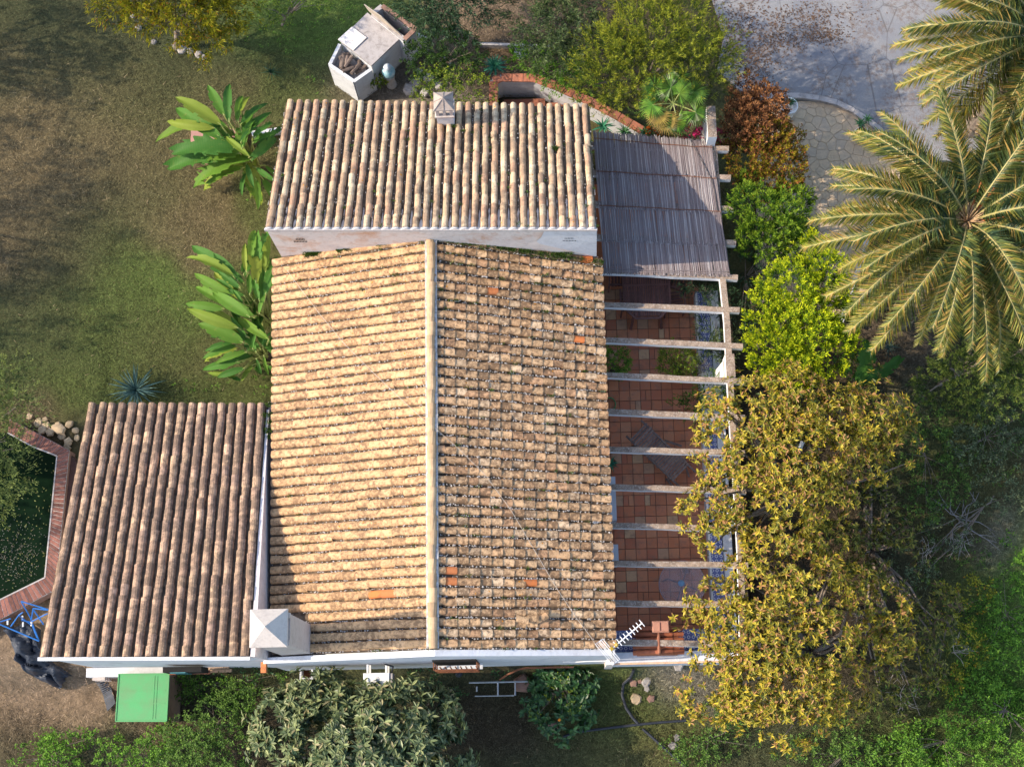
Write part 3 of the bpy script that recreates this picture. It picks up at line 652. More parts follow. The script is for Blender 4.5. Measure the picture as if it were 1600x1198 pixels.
m.add([(*A_, -1.2), (*B_, -1.2), (*C2, -.3), (*D2, -.3), (*A_, ZLS-.04), (*B_, ZLS-.04), (*C2, ZLN-.04), (*D2, ZLN-.04)], [(3,2,1,0),(0,1,5,4),(1,2,6,5),(2,3,7,6),(3,0,4,7),(4,5,6,7)])
m.beam((h0.x, h0.y-.03, ZLS-.02), (h1.x, h1.y-.03, ZLS-.02), .07, .14)
m.obj('wall', M_white, lw)
# east parapet wall and valley gutter between annex and main block
m = MB(); ea = P(391,1026,ZLS); eb = P(417,640,ZLN)
m.add([(ea.x-.0, ea.y, 2.2), (ea.x+.16, ea.y, 2.2), (eb.x+.12, eb.y, 2.2), (eb.x, eb.y, 2.2), (ea.x-.0, ea.y, ZLS+.02), (ea.x+.10, ea.y, ZLS+.02), (eb.x+.05, eb.y, ZLN+.02), (eb.x, eb.y, ZLN+.02)], [(0,1,5,4),(1,2,6,5),(2,3,7,6),(3,0,4,7),(4,5,6,7)])
m.obj('parapet', plaster('parapet_plaster', (.68,.62,.60), (.55,.48,.45), .45, 3), lw)
m = MB(); m.prism([(ea.x+.08, 2.07), (-5.72, 2.07), (-5.8, 7.6), (eb.x+.02, 7.6)], 2.1, 2.32); m.obj('valley_gutter', plaster('gutter', (.24,.20,.19), (.15,.12,.11), .5, 4), lw)
gp = P(422, 645, 2.45); moss(lw, 'gutter_weeds', [(P(a, b, 2.5), .09, 150) for a, b in ((424,632),(420,648),(425,660),(418,672),(423,683))], nl, 'grey green weeds in the valley gutter')
m = MB(); pl = P(137, 1047, -.1)
m.box(((P(137,1045,.0).x+P(262,1045,.0).x)/2, 1.97, -.45), (P(262,1045,0).x-P(137,1045,0).x, .20, 1.1)); m.obj('plinth', M_white, lw)
for k in range(5):
    m = MB(); m.box((P(144,1042,.2).x+.1, 1.84, -.75+k*.18), (.28, .08, .08)); m.obj('step', M_chim, lw)
# low window with a sill and boards leaning on the annex wall
m = MB(); xa, xb = P(266,1038,.6).x, P(325,1038,.6).x; m.box(((xa+xb)/2, 1.93, .9), (xb-xa, .12, .7)); wq = m.obj('window', M_dark, lw)
m = MB(); m.box(((xa+xb)/2, 1.90, .52), (xb-xa+.06, .08, .05)); m.obj('window_sill', M_terra, wq)
m = MB(); m.box(((xa+xb)/2-.1, 1.87, .9), (.34, .03, .66)); m.obj('pane', plain('glass_teal', (.10,.30,.33), (.08,.22,.26), 4, .15, 0, spec=.8), wq)
for (a, b, c_, e_) in ((300,1046,358,1041),(310,1049,362,1047)):
    pa = P(a, b, -.3); pb = P(c_, e_, .2); m = MB(); m.beam(pa, pb, .07, .03); tag(m.obj('timber_plank', plain('plank_%d' % a, (.36,.24,.15), (.22,.15,.10), 12, .8)), 'weathered timber plank leaning on the annex wall '+('nearer the green box' if a == 300 else 'beside the low window'), 'plank')

# ------------------------------------------------------------ patio
pt = [P(940,190,0), P(1098,190,0), P(1112,1030,0), P(930,1030,0)]
patio = MB().prism([(1.1, 1.95), (3.62, 1.95), (3.50, 13.4), (1.1, 13.4)], -.3, -.012).obj('patio', plain('tile_grout', (.20,.12,.09), (.12,.08,.06), 10, .95, .4), label='terracotta tiled patio under the pergola', kind='structure')
d = Nd('terracotta_floor'); r_ = d.rand(); k = d.ramp(r_, [(0, (.52,.185,.085)), (.25, (.56,.21,.105)), (.5, (.48,.16,.08)), (.70, (.57,.24,.12)), (.90, (.58,.36,.20)), (.95, (.50,.29,.17))], True)
k = d.mix(d.ramp(d.noise(6, 6, .7), [(.48, 0.0), (.75, .7)]), k, (.40,.24,.16)); k = d.mix(d.ramp(d.noise(3, 5, .7), [(.5, 0.0), (.8, .6)]), k, (.14,.06,.04))
d.col(k, .55, .35); d.bump(d.noise(25, 5, .7), .3, .01); M_floor = d.m
for r0 in range(46):
    y = 2.0+r0*.247
    for c in range(10):
        x = 1.16+c*.247-(.0 if r0 % 1 == 0 else .12)
        if x > 3.42-.0 or y > 13.2: continue
        if y > 9.9 and (r0*10+c) % 1 == 0 and y > 10.6: continue
        m = MB(); s = .236
        if rnd.random() < .05:
            m.bbox((x+.062, y+.123, -.005), (.112, s, .022), 0, .004); m.obj('floor_tile', M_floor, patio); m = MB(); m.bbox((x+.185, y+.123, -.005), (.112, s, .022), 0, .004)
        else: m.bbox((x+.123, y+.123, -.005), (s, s, .02+rnd.uniform(0, .004)), 0, .004)
        m.obj('floor_tile', M_floor, patio)
MB().prism([(1.1, 10.65), (3.5, 10.65), (3.45, 13.3), (1.1, 13.3)], -.01, .006).obj('floor_tiles_shaded', M_floor, patio)
# blue tiled bench and planter along the east side
d = Nd('blue_star_tile'); tc = d.new('ShaderNodeTexCoord'); vm = d.new('ShaderNodeVectorMath', operation='MULTIPLY'); d.li(d.pos.outputs['Position'], vm.inputs[0]); vm.inputs[1].default_value = (9.4, 9.4, 0)
vf = d.new('ShaderNodeVectorMath', operation='FRACTION'); d.li(vm.outputs[0], vf.inputs[0]); vs_ = d.new('ShaderNodeVectorMath', operation='SUBTRACT'); d.li(vf.outputs[0], vs_.inputs[0]); vs_.inputs[1].default_value = (.5, .5, 0)
ln = d.new('ShaderNodeVectorMath', operation='LENGTH'); d.li(vs_.outputs[0], ln.inputs[0]); sx = d.new('ShaderNodeSeparateXYZ'); d.li(vs_.outputs[0], sx.inputs[0])
an = d.math('ARCTAN2', sx.outputs[0], sx.outputs[1]); star = d.math('ADD', .27, d.math('MULTIPLY', d.math('COSINE', d.math('MULTIPLY', an, 8.0)), .055))
ring = d.math('LESS_THAN', d.math('ABSOLUTE', d.math('SUBTRACT', ln.outputs['Value'], star)), .075)
edge = d.math('GREATER_THAN', d.math('MAXIMUM', d.math('ABSOLUTE', sx.outputs[0]), d.math('ABSOLUTE', sx.outputs[1])), .475)
k = d.mix(ring, (.035,.06,.26), (.62,.64,.68)); k = d.mix(edge, k, (.25,.28,.40)); k = d.mix(d.ramp(d.noise(5, 5, .7), [(.5, 0.0), (.8, .3)]), k, (.3,.28,.3)); d.col(k, .3, .5); M_azul = d.m
pb = empty('tiled_planter', (3.7, 7, 0), 'long white planter wall with a ledge of blue star tiles along the patio edge', 'planter')
def strip(pa, pbt, w, z0, z1, mat, name, parent, **k):
    a, b = Vector(pa), Vector(pbt); dv = (b-a).normalized(); n = Vector((dv.y, -dv.x, 0))*w
    return MB().prism([(p.x, p.y) for p in (a, a+n, b+n, b)][::-1], z0, z1).obj(name, mat, parent, **k)
q0, q1 = P(1086,455,.45), P(1115,1000,.45)     # inner edge, north to south
zz = Vector((0,0,0))
def seg(y0, y1, z=.45):
    f = lambda y: Vector((q0.x+(q1.x-q0.x)*(y-q0.y)/(q1.y-q0.y), y, 0)); return f(y0), f(y1)
a, b = seg(10.4, 2.1)
dv = (b-a).normalized(); nn = Vector((-dv.y, dv.x, 0)); nn = nn if nn.x > 0 else -nn
def strip2(y0, y1, o, w, z0, z1, mat, name, **k):
    a, b = seg(y0, y1); a = a+nn*o; b = b+nn*o
    return MB().prism([(p.x, p.y) for p in (b, b+nn*w, a+nn*w, a)], z0, z1).obj(name, mat, pb, **k)
strip2(10.4, 2.1, 0, .045, 0, .46, M_white, 'planter_edge'); strip2(10.4, 2.1, .05, .26, 0, .455, M_azul, 'tile_ledge')
strip2(10.4, 2.1, .325, .20, -1.3, .47, M_white, 'planter_wall'); strip2(10.4, 2.1, .54, .30, -1.3, .30, M_soil, 'planter_soil'); strip2(8.45, 7.1, .0, .5, .46, .49, M_white, 'ledge_top')
# pergola
pg = empty('pergola', P(1140, 700, 0), 'white concrete pergola with weathered beams over the patio', 'pergola')
ZB = 1.98
BM = [(930,224,1139,232),(935,268,1142,277),(936,316,1146,326),(938,368,1150,379),(941,421,1153,433),(943,474,1156,484),(945,529,1161,540),(947,584,1164,595),(949,641,1164,652),(951,700,1164,707),(954,759,1166,766),(956,819,1168,826),(958,879,1169,882),(960,941,1168,944),(963,1001,1192,1008)]
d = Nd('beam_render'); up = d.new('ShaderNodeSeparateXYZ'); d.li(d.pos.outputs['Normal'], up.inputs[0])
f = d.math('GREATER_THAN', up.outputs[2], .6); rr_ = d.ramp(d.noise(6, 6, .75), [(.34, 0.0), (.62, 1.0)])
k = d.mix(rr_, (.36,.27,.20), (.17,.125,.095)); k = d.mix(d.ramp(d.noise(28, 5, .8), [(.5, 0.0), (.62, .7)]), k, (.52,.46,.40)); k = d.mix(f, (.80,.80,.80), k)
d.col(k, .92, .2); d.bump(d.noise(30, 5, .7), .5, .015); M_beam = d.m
for (xa, ya, xb, yb) in BM:
    a = P(xa, ya, ZB); b = P(xb, yb, ZB); a.x = 1.0; dv = (b-a); L = dv.length; n = 7; m = MB(); pv = None
    u = dv.normalized(); sd_ = Vector((-u.y, u.x, 0))
    for i in range(n+1):
        c = a.lerp(b, i/n)+sd_*rnd.uniform(-.006, .006); w = .062+rnd.uniform(-.004, .004); t = rnd.uniform(-.006, .004)
        ring_ = [c+sd_*w+Vector((0,0,-.18)), c-sd_*w+Vector((0,0,-.18)), c-sd_*w+Vector((0,0,-.012+t)), c-sd_*(w-.012)+Vector((0,0,t)), c+sd_*(w-.012)+Vector((0,0,t)), c+sd_*w+Vector((0,0,-.012+t))]
        m.v += [tuple(p) for p in ring_]
        if i: 
            for k_ in range(6): m.f.setdefault(4, []).append([(i-1)*6+k_, i*6+k_, i*6+(k_+1) % 6, (i-1)*6+(k_+1) % 6])
    m.f.setdefault(6, []).append([0,1,2,3,4,5]); m.f[6].append([n*6+q for q in (5,4,3,2,1,0)])
    m.obj('beam', M_beam, pg)
RL = [(1116,232),(1123,330),(1129,433),(1136,500),(1141,596),(1146,680),(1152,770),(1157,860),(1159,930),(1161,1006)]
for i in range(len(RL)-1):
    a, b = P(*RL[i], ZB-.02), P(*RL[i+1], ZB-.02); m = MB(); u = (b-a).normalized(); m.beam(a+u*.003+Vector((0,0,-.10)), b-u*.003+Vector((0,0,-.10)), .135, .20); m.obj('rail', M_beam, pg)
for (px, py, w, l) in ((1112,190,.20,.75),(1141,571,.20,.52),(1152,800,.18,.30),(1161,1012,.22,.34)):
    c = P(px, py, ZB+.03); m = MB()
    z1 = ZB+.03 if py != 190 else ZB+.55
    c = P(px, py, z1)
    if py == 571:   # buttressed column with a raking inner face
        m.box((c.x, c.y, (z1-.25)/1-.0), (w, l, .56)); z0 = z1-.5
        m.add([(c.x-w/2-.02, c.y-l*.35, z0+.2), (c.x+w/2, c.y-l*.35, z0+.2), (c.x+w/2, c.y+l*.35, z0+.2), (c.x-w/2-.02, c.y+l*.35, z0+.2), (c.x-w/2-.25, c.y-l*.5, -1.4), (c.x+w/2, c.y-l*.5, -1.4), (c.x+w/2, c.y+l*.5, -1.4), (c.x-w/2-.25, c.y+l*.5, -1.4)],
              [(0,1,2,3),(7,6,5,4),(4,5,1,0),(5,6,2,1),(6,7,3,2),(7,4,0,3)])
    else: m.box((c.x, c.y, (z1-1.4)/2), (w, l, z1+1.4))
    m.obj('column', M_beam, pg)
# reed matting
rm = empty('reed_mat', P(1030, 320, ZB), 'grey sun-bleached reed matting laid over the north half of the pergola', 'reed mat')
d = Nd('dry_reed'); r_ = d.rand(); k = d.ramp(r_, [(0, (.17,.135,.135)), (.3, (.25,.215,.215)), (.6, (.21,.175,.18)), (.8, (.32,.29,.29)), (.95, (.45,.42,.41))]); k = d.mix(d.ramp(d.noise(2.2, 5, .7), [(.4, 0.0), (.7, .5)]), k, (.22,.16,.15)); d.col(k, .75, .3); M_reed = d.m
RQ = [(927,209),(1112,224),(1141,431),(944,427)]
def RP(u, v, z): a = P(*RQ[0], z).lerp(P(*RQ[1], z), u); b = P(*RQ[3], z).lerp(P(*RQ[2], z), u); return a.lerp(b, v)
vb_ = [0, .265, .53, .77, 1.0]
for q in range(4):
    m = MB(); n = 225
    for i in range(n):
        u = (i+.5+rnd.uniform(-.3, .3))/n; v0 = vb_[q]-(.012+.006*rnd.random()**3*3); v1 = vb_[q+1]+rnd.uniform(-.012, .012)
        zq = ZB+.035+.012*(3-q)+rnd.uniform(-.006, .006); du = rnd.gauss(0, .0022)
        a = RP(u+du, max(v0, -.03), zq); b = RP(u-du, v1, zq+rnd.uniform(-.006, .006)); r = .0065+rnd.random()*.003
        if rnd.random() < .02: continue
        dv = b-a; sd_ = Vector((dv.y, -dv.x, 0)).normalized()*r
        sag = Vector((0, 0, -.01)); c = (a+b)/2+sag
        m.add([q_+o_ for q_ in (a, c, b) for o_ in (-sd_, Vector((0,0,r)), sd_)], [(0,1,4,3),(1,2,5,4),(3,4,7,6),(4,5,8,7)])
    tag(m.obj('reed_panel', M_reed, rm), kind='stuff')
for v, z_ in ((.035,.095),(.27,.08),(.52,.07),(.97,.06),(.985,.055)):
    m = MB(); m.tube([RP(i/12, v+rnd.uniform(-.004, .004), ZB+z_) for i in range(13)], .009, 5); m.obj('batten', M_rust if v < .9 else M_reed, rm)
m = MB(); m.tube([P(1075,212,ZB+.12), P(1090,240,ZB+.1), P(1112,280,ZB+.09), P(1122,330,ZB+.08)], .007, 5); tag(m.obj('loose_wire', M_black), 'thin dark wire lying loose across the reed matting', 'wire')
m = MB(); m.prism([tuple(RP(u, v, ZB)[:2]) for u, v in ((.78,.36),(.97,.34),(.98,.97),(.8,.98))], ZB+.082, ZB+.088)

# wooden garden table with slatted octagonal top
M_wood = plain('dark_hardwood', (.21,.10,.085), (.14,.07,.06), 14, .5, .3, 40, var=.25)
M_gwood = plain('grey_hardwood', (.25,.19,.17), (.14,.10,.09), 16, .7, .5, 45, var=.35)
tz = .74; tc0 = P(1010, 445, tz); table = empty('garden_table', (tc0.x, tc0.y, 0), 'dark wooden octagonal slatted table half under the reed matting', 'table')
hw_, hl, cut = .53, .80, .26
def octx(x):  # y extent at x
    return hl-max(0, abs(x)-(hw_-cut))
n = 19
for i in range(n):
    x = -hw_+.03+(2*hw_-.06)*(i+.5)/n; e = octx(x)-.05; MB().box((tc0.x+x, tc0.y, tz-.012), (2*hw_/n-.012, 2*e, .024)).obj('slat', M_wood, table)
m = MB(); oc = [(-hw_,-hl+cut),(-hw_+cut,-hl),(hw_-cut,-hl),(hw_,-hl+cut),(hw_,hl-cut),(hw_-cut,hl),(-hw_+cut,hl),(-hw_,hl-cut)]
for i in range(8):
    a, b = oc[i], oc[(i+1) % 8]; m.beam((tc0.x+a[0], tc0.y+a[1], tz-.018), (tc0.x+b[0], tc0.y+b[1], tz-.018), .055, .03)
m.beam((tc0.x-hw_, tc0.y, tz-.006), (tc0.x+hw_, tc0.y, tz-.006), .05, .02); m.obj('frame', M_wood, table)
for sx in (-1, 1):
    for sy in (-1, 1): MB().beam((tc0.x+sx*.28, tc0.y+sy*.55, tz-.04), (tc0.x+sx*.36, tc0.y+sy*.85, 0), .06, .06).obj('leg', M_wood, table)
def chair(c, rz, lab, name='garden_chair'):
    e = empty(name, c, lab, 'chair', 'folding wooden chairs round the table', rz); T = Matrix.Translation(Vector(c)) @ Matrix.Rotation(rz, 4, 'Z')
    def bx(nm, *bs):
        m = MB()
        for (cc_, dd_) in bs: m.box(None, dd_, M=T @ Matrix.Translation(Vector(cc_)))
        m.obj(nm, M_wood, e)
    for k in range(6): bx('slat', ((0, -.19+k*.075, .43), (.44, .055, .02)))
    for k in range(5): bx('back_slat', ((-.15+k*.075, .27, .72), (.04, .02, .4)))
    bx('back_rail', ((0, .275, .94), (.46, .03, .06)), ((0, .26, .5), (.46, .03, .05)))
    for sx in (-1, 1):
        bx('leg', ((sx*.22, -.2, .21), (.035, .04, .42))); bx('leg', ((sx*.22, .27, .47), (.035, .04, .94))); bx('armrest', ((sx*.24, .02, .65), (.05, .5, .025)))
    return e
chair(P(970,447,0)[:2]+(0,) if False else tuple(P(968,442,0))[:2]+(0,), math.pi/2, 'dark wooden folding chair left of the octagonal table')
chair(tuple(P(1056,447,0))[:2]+(0,), -math.pi/2-.25, 'dark wooden folding chair right of the octagonal table')
chair(tuple(P(984,478,0))[:2]+(0,), math.pi, 'dark wooden folding chair at the left front of the table, under the beam')
chair(tuple(P(1050,478,0))[:2]+(0,), math.pi+.1, 'dark wooden folding chair at the right front of the table, under the beam')
# slatted lounger
e0 = P(1000, 680, .4); e1 = P(1060, 735, .4); cL = (e0+e1)/2; an_ = math.atan2((e1-e0).y, (e1-e0).x); Ll = 1.36; wl = .56
lo = empty('slatted_bench', (cL.x, cL.y, 0), 'weathered grey wooden slatted bench standing askew on the patio', 'bench', rz=an_); T = Matrix.Translation((cL.x, cL.y, 0)) @ Matrix.Rotation(an_, 4, 'Z')
for k in range(21):
    x = -Ll/2+Ll*(k+.5)/21; m = MB(); m.box(None, (.048, wl*(1+rnd.uniform(-.03, .03)), .018), M=T @ Matrix.Translation((x, rnd.uniform(-.01, .01), .42+rnd.uniform(-.004, .004)+(max(0, -x-.2)*.35)))); m.obj('slat', M_gwood, lo)
for sy in (-1, 1):
    m = MB(); m.beam(T @ Vector((-Ll/2-.12, sy*.25, .52)), T @ Vector((Ll/2+.22, sy*.25, .36)), .04, .05); m.obj('side_rail', M_gwood, lo)
    for sx in (-1, 1): MB().beam(T @ Vector((sx*.5, sy*.25, .38)), T @ Vector((sx*.58, sy*.27, 0)), .045, .045).obj('leg', M_gwood, lo)
m = MB(); m.beam(T @ Vector((-.1, .30, .4)), T @ Vector((.25, .50, .25)), .05, .03); m.beam(T @ Vector((.5, -.3, .2)), T @ Vector((.85, -.3, .05)), .04, .03); m.beam(T @ Vector((.62, .2, .35)), T @ Vector((.85, .12, .1)), .04, .03); m.obj('prop', M_gwood, lo)
# round glass table
gt = P(1066, 912, .72); ge = empty('glass_table', (gt.x, gt.y, 0), 'round frosted glass table with blue centre on the patio', 'table')
d = Nd('frosted_glass'); d.col((.45,.36,.40), .12, .6); d.b.inputs['Alpha'].default_value = .26; Mg = d.m
MB().lathe((gt.x, gt.y, .71), [(.505, 0), (.51, .006), (.505, .012)], 48).obj('table_top', Mg, ge, True)
m = MB()
for k in range(48):
    a, b = 2*math.pi*k/48, 2*math.pi*(k+1)/48; m.beam((gt.x+.515*math.cos(a), gt.y+.515*math.sin(a), .716), (gt.x+.515*math.cos(b), gt.y+.515*math.sin(b), .716), .016, .02)
m.obj('rim', plain('rim_mauve', (.30,.24,.27), bump=0, rough=.4), ge)
MB().lathe((gt.x-.02, gt.y+.02, .68), [(.06, 0), (.075, .02), (.07, .05), (.03, .06)], 20).obj('hub', plain('hub_blue', (.16,.30,.48), (.12,.22,.36), 10, .4, 0), ge, True)
for k, a in enumerate((R(252), R(338), R(158), R(70))):
    m = MB(); m.beam((gt.x, gt.y, .68), (gt.x+.34*math.cos(a), gt.y+.34*math.sin(a), .66), .03, .02); m.tube([(gt.x+.34*math.cos(a), gt.y+.34*math.sin(a), .66), (gt.x+.40*math.cos(a), gt.y+.40*math.sin(a), .0)], .014, 6); m.obj('leg', plain('leg_dark', (.10,.09,.11), bump=0, rough=.5) if k == 0 else bpy.data.materials['leg_dark'], ge)
def pot(name, c, r, h, mat, label, cat='pot', group=None, soil=True, taper=.75, parent=None, n=24):
    e = empty(name, c, label, cat, group)
    MB().lathe(c, [(r*taper, 0), (r*(taper*.5+.5), h*.5), (r, h*.88), (r*1.06, h*.88), (r*1.08, h), (r*.9, h), (r*.88, h*.9)], n).obj('pot_body', mat, e, True)
    MB().lathe((c[0], c[1], c[2]+h*.86), [(r*.88, 0), (r*.5, .015), (.01, .02)], 16).obj('potting_soil', M_soil, e)
    return e
pot('empty_pot', tuple(P(1070,893,.0)), .11, .26, M_terra, 'terracotta pot standing under the round glass table', 'pot')
# window shutters / pale doors under the east eave
for i, (a, b, c_, e_) in enumerate(((954,748,963,815),(956,853,966,880))):
    p0, p1 = P(a, b, .8), P(c_, e_, .8); e = MB().box(((1.18+p1.x)/2, (p0.y+p1.y)/2, .55), (max(.1, p1.x-1.18), abs(p0.y-p1.y), 1.1)); tag(e.obj('cabinet', plain('cabinet_blue_grey_%d' % i, (.52,.58,.66), (.46,.51,.58), 3, .6, .1)), ('long' if i == 0 else 'short')+' pale blue grey cabinet against the house wall under the east eave', 'cabinet')
# garden hose ring
m = MB(); hc = P(947, 632, .02)
for k in range(3): m.tube([(1.42+.14*math.cos(t/14*6.283), hc.y+.16*math.sin(t/14*6.283), .02+k*.02) for t in range(15)], .011, 6, False)
tag(m.obj('garden_hose', M_green), 'coiled green garden hose at the foot of the house wall', 'hose')
# barbecue with small tiled hood
bz = .92; bq = empty('barbecue', P(1028, 1010, 0), 'brick barbecue with a small orange tiled gable hood and blue star tile counter', 'barbecue')
y0, y1 = 2.10, P(1028,984,bz).y; x0_, x1_ = 1.26, P(1106,1000,bz).x
MB().prism([(x0_, y0), (x1_, y0), (x1_, y1), (x0_, y1)], 0, bz-.03).obj('counter_base', M_white, bq); MB().prism([(x0_, y0), (x1_, y0), (x1_, y1+.01), (x0_, y1+.01)], bz-.03, bz).obj('counter_top', M_azul, bq)
zh = 1.72; hx0, hx1, hy0, hy1 = P(992,1000,zh).x, P(1064,1000,zh).x, P(1028,1024,zh).y, P(1028,978,zh).y; hm = (hx0+hx1)/2
MB().prism([(hx0+.06, hy0+.03), (hx1-.06, hy0+.03), (hx1-.06, hy1-.04), (hx0+.06, hy1-.04)], bz, zh-.02).obj('hood', plain('hood_brick', (.34,.14,.08), (.25,.10,.06), 8, .9, .5), bq)
MB().add([(hx0+.05,hy0+.02,zh-.02),(hx1-.05,hy0+.02,zh-.02),(hm,hy0+.02,zh+.14),(hx0+.05,hy1-.03,zh-.02),(hx1-.05,hy1-.03,zh-.02),(hm,hy1-.03,zh+.14)], [(0,1,2),(5,4,3),(0,2,5,3),(1,4,5,2)]).obj('hood_roof', M_terra, bq)
tv = [npmesh('tile', *tile_template(1, .050, .056, .010, 6, .08, 1.0, .01), plain('hood_tile_red', (.36,.115,.05), (.24,.075,.04), 9, .8, .4, var=.3)) for _ in range(3)]
for k in range(5):
    y = hy0+.07+(hy1-hy0-.12)*k/4
    for s_ in (-1, 1):
        for j in range(2):
            a = Vector((hm+s_*(.02+j*.24), y, zh+.165-j*.075)); dv = Vector((s_*.27, 0, -.085)); u = dv.normalized(); sd_ = Vector((0,0,1)).cross(u).normalized()
            Mx = Matrix((dv, sd_, u.cross(sd_))).transposed().to_4x4(); Mx.translation = a; link('tile', tv[(k+j) % 3], bq, Mx)
m = MB(); m.tube([(hm, hy0, zh+.24), (hm, hy1, zh+.24)], .035, 8); m.obj('ridge', M_terra, bq)
m = MB(); cq = P(1032, 979, 2.0); m.bbox((cq.x, cq.y, 1.93), (.36, .24, .30), 0, .02); m.box((cq.x-.09, cq.y, 2.09), (.14, .18, .03)); m.box((cq.x+.09, cq.y, 2.09), (.14, .18, .03)); m.obj('flue_box', plain('flue_brick', (.42,.20,.13), (.34,.17,.12), 8, .9, .5), bq)
# south parapet wall of the patio
pw = empty('patio_wall', (2.4, 1.95, 0), 'white parapet wall with flaking orange edge closing the south end of the patio', 'wall')
pa = P(933,1041,1.15); pbx = P(1150,1030,1.15)
MB().prism([(1.27, 1.86), (4.05, 1.86), (4.05, 2.08), (1.27, 2.08)], -1.2, 1.15).obj('wall_body', M_white, pw)
MB().prism([(1.10, 1.82), (1.265, 1.82), (1.265, 2.05), (1.10, 2.05)], -1.2, 1.22).obj('corner_pier', plaster('orange_flake', (.72,.66,.60), (.50,.22,.09), .4, 4), pw)
MB().prism([(1.27, 1.82), (4.05, 1.82), (4.05, 1.857), (1.27, 1.857)], 1.02, 1.12).obj('edge_trim', plaster('orange_flake2', (.66,.44,.30), (.50,.22,.09), .4, 5), pw)

# ------------------------------------------------------------ things on the house
# air conditioner
az_ = 1.75; c = P(588, 1046, az_); ac = empty('air_conditioner', (c.x, c.y, az_-.3), 'white air conditioner unit bracketed on the south gable wall', 'air conditioner'); wA = P(609,1046,az_).x-P(568,1046,az_).x
MB().bbox((c.x, 1.60, az_-.27), (wA, .27, .54), 0, .012).obj('casing', M_wpaint, ac)
MB().lathe((c.x+.02, 1.61, az_+.0), [(.05, 0), (.045, .006), (.01, .008)], 16).obj('badge', plain('ac_grey', (.55,.55,.55), bump=0), ac)
for sx in (-1, 1): m = MB(); m.beam((c.x+sx*.2, 1.93, az_-.56), (c.x+sx*.2, 1.44, az_-.56), .04, .03); m.beam((c.x+sx*.2, 1.92, az_-.1), (c.x+sx*.2, 1.74, az_-.1), .04, .04); m.obj('bracket', M_wpaint, ac)
m = MB(); m.box((c.x+wA/2+.035, 1.60, az_-.27), (.05, .24, .48)); m.obj('side_panel', M_concrete, ac)
m = MB(); m.tube([(c.x+.3, 1.72, az_-.2), (c.x+.36, 1.86, az_), (c.x+.2, 1.90, az_+.3)], .018, 6); m.obj('pipe', M_black, ac)
# aerial
aa = P(942, 1030, 3.5); az0 = P(938, 1035, 1.2); ant = empty('tv_aerial', (1.18, 1.86, 1.3), 'white television aerial with grid reflector above the wall corner', 'aerial')
hub = P(957, 1012, 3.3); tipb = P(1003, 973, 3.3); back = P(950, 1018, 3.3)
MB().tube([(1.18, 1.90, 1.2), (1.2, 1.90, 2.4), (hub.x-.02, hub.y-.02, 3.32)], .02, 8).obj('mast', M_steel, ant)
M_yel = plain('yellow_plastic', (.60,.38,.03), bump=0, rough=.4)
MB().beam(back, tipb, .024, .024).obj('boom', M_wpaint, ant)
u = (tipb-back).normalized(); sd_ = Vector((-u.y, u.x, 0))
for k in range(9):
    p = hub.lerp(tipb, .12+.88*k/8); MB().tube([p-sd_*.085, p+sd_*.085], .009, 6).obj('element', M_wpaint, ant)
    MB().tube([p-Vector((0,0,.07)), p+Vector((0,0,.07))], .009, 6).obj('element', M_wpaint, ant)
for s_ in (-1, 1):
    m = MB(); ax = (u*(-.55)+Vector((0, 0, s_*.83))).normalized()
    for k in range(6 if s_ > 0 else 3):
        q = hub-u*.02+ax*(.02+k*.075); m.tube([q-sd_*.27, q+sd_*.27], .0045, 5)
    for w in (-.27, .27): m.tube([hub-u*.02+ax*.02+sd_*w, hub-u*.02+ax*(.40 if s_ > 0 else .17)+sd_*w], .006, 5)
    m.obj('reflector', M_wpaint, ant)
for s_ in ((0, .1), (0, -.02)):
    q = hub+u*s_[1]; m = MB(); m.lathe((q.x, q.y, q.z-.04), [(.035, 0), (.045, .04), (.03, .09)], 12); m.obj('clamp', M_yel, ant)
m = MB(); q = P(942, 1022, 2.6); m.lathe((q.x, q.y, 2.55), [(.025, 0), (.03, .04), (.02, .08)], 10); m.obj('clamp', M_yel, ant)
# white cable lying on the roof
pts = []
def onroof(px, py, W_):
    for z in np.linspace(4.3, 2.3, 400):
        p = P(px, py, z)
        f = ZR-(abs(p.x+2.42))*(ZR-ZE)/3.65
        if z <= f: return p+Vector((0,0,.10))
    return P(px, py, 3)
for (a, b) in ((450,425),(470,452),(500,492),(540,540),(580,580),(620,618),(660,655),(678,668),(720,705),(760,745),(800,800),(835,860),(870,920),(900,965),(925,998),(935,1015)): pts.append(onroof(a, b, 0))
MB().tube(pts, .005, 5).obj('cable', M_wpaint, None, label='thin white cable running diagonally over both roof slopes to the aerial', category='cable') if False else tag(MB().tube(pts, .0045, 5).obj('cable', plain('cable_beige', (.55,.50,.43), bump=0)), 'thin white cable running diagonally over both roof slopes to the aerial', 'cable')
tag(MB().tube([(P(880,1036,1.5).x, 1.91, 1.1), (P(900,1036,1.5).x, 1.91, .95), (P(917,1036,1.5).x, 1.91, 1.1), (1.16, 1.90, 1.3)], .009, 5).obj('cable', M_wpaint), 'short white cable looping along the gable wall below the aerial', 'cable')
tag(MB().box((P(800,1041,0).x-.0, 1.9, -.5), (.02, .02, .02)).tube([Vector((P(780+i*14.5,1040,0).x, 1.62+.22*math.sin(min(1, i/3)*1.57), -.15+.5*math.sin(min(1, i/3.5)*1.57)-(.0))) for i in range(9)], .022, 6).obj('iron_arch', M_rust), 'rusty curved iron hoop leaning on the foot of the gable wall', 'iron hoop')

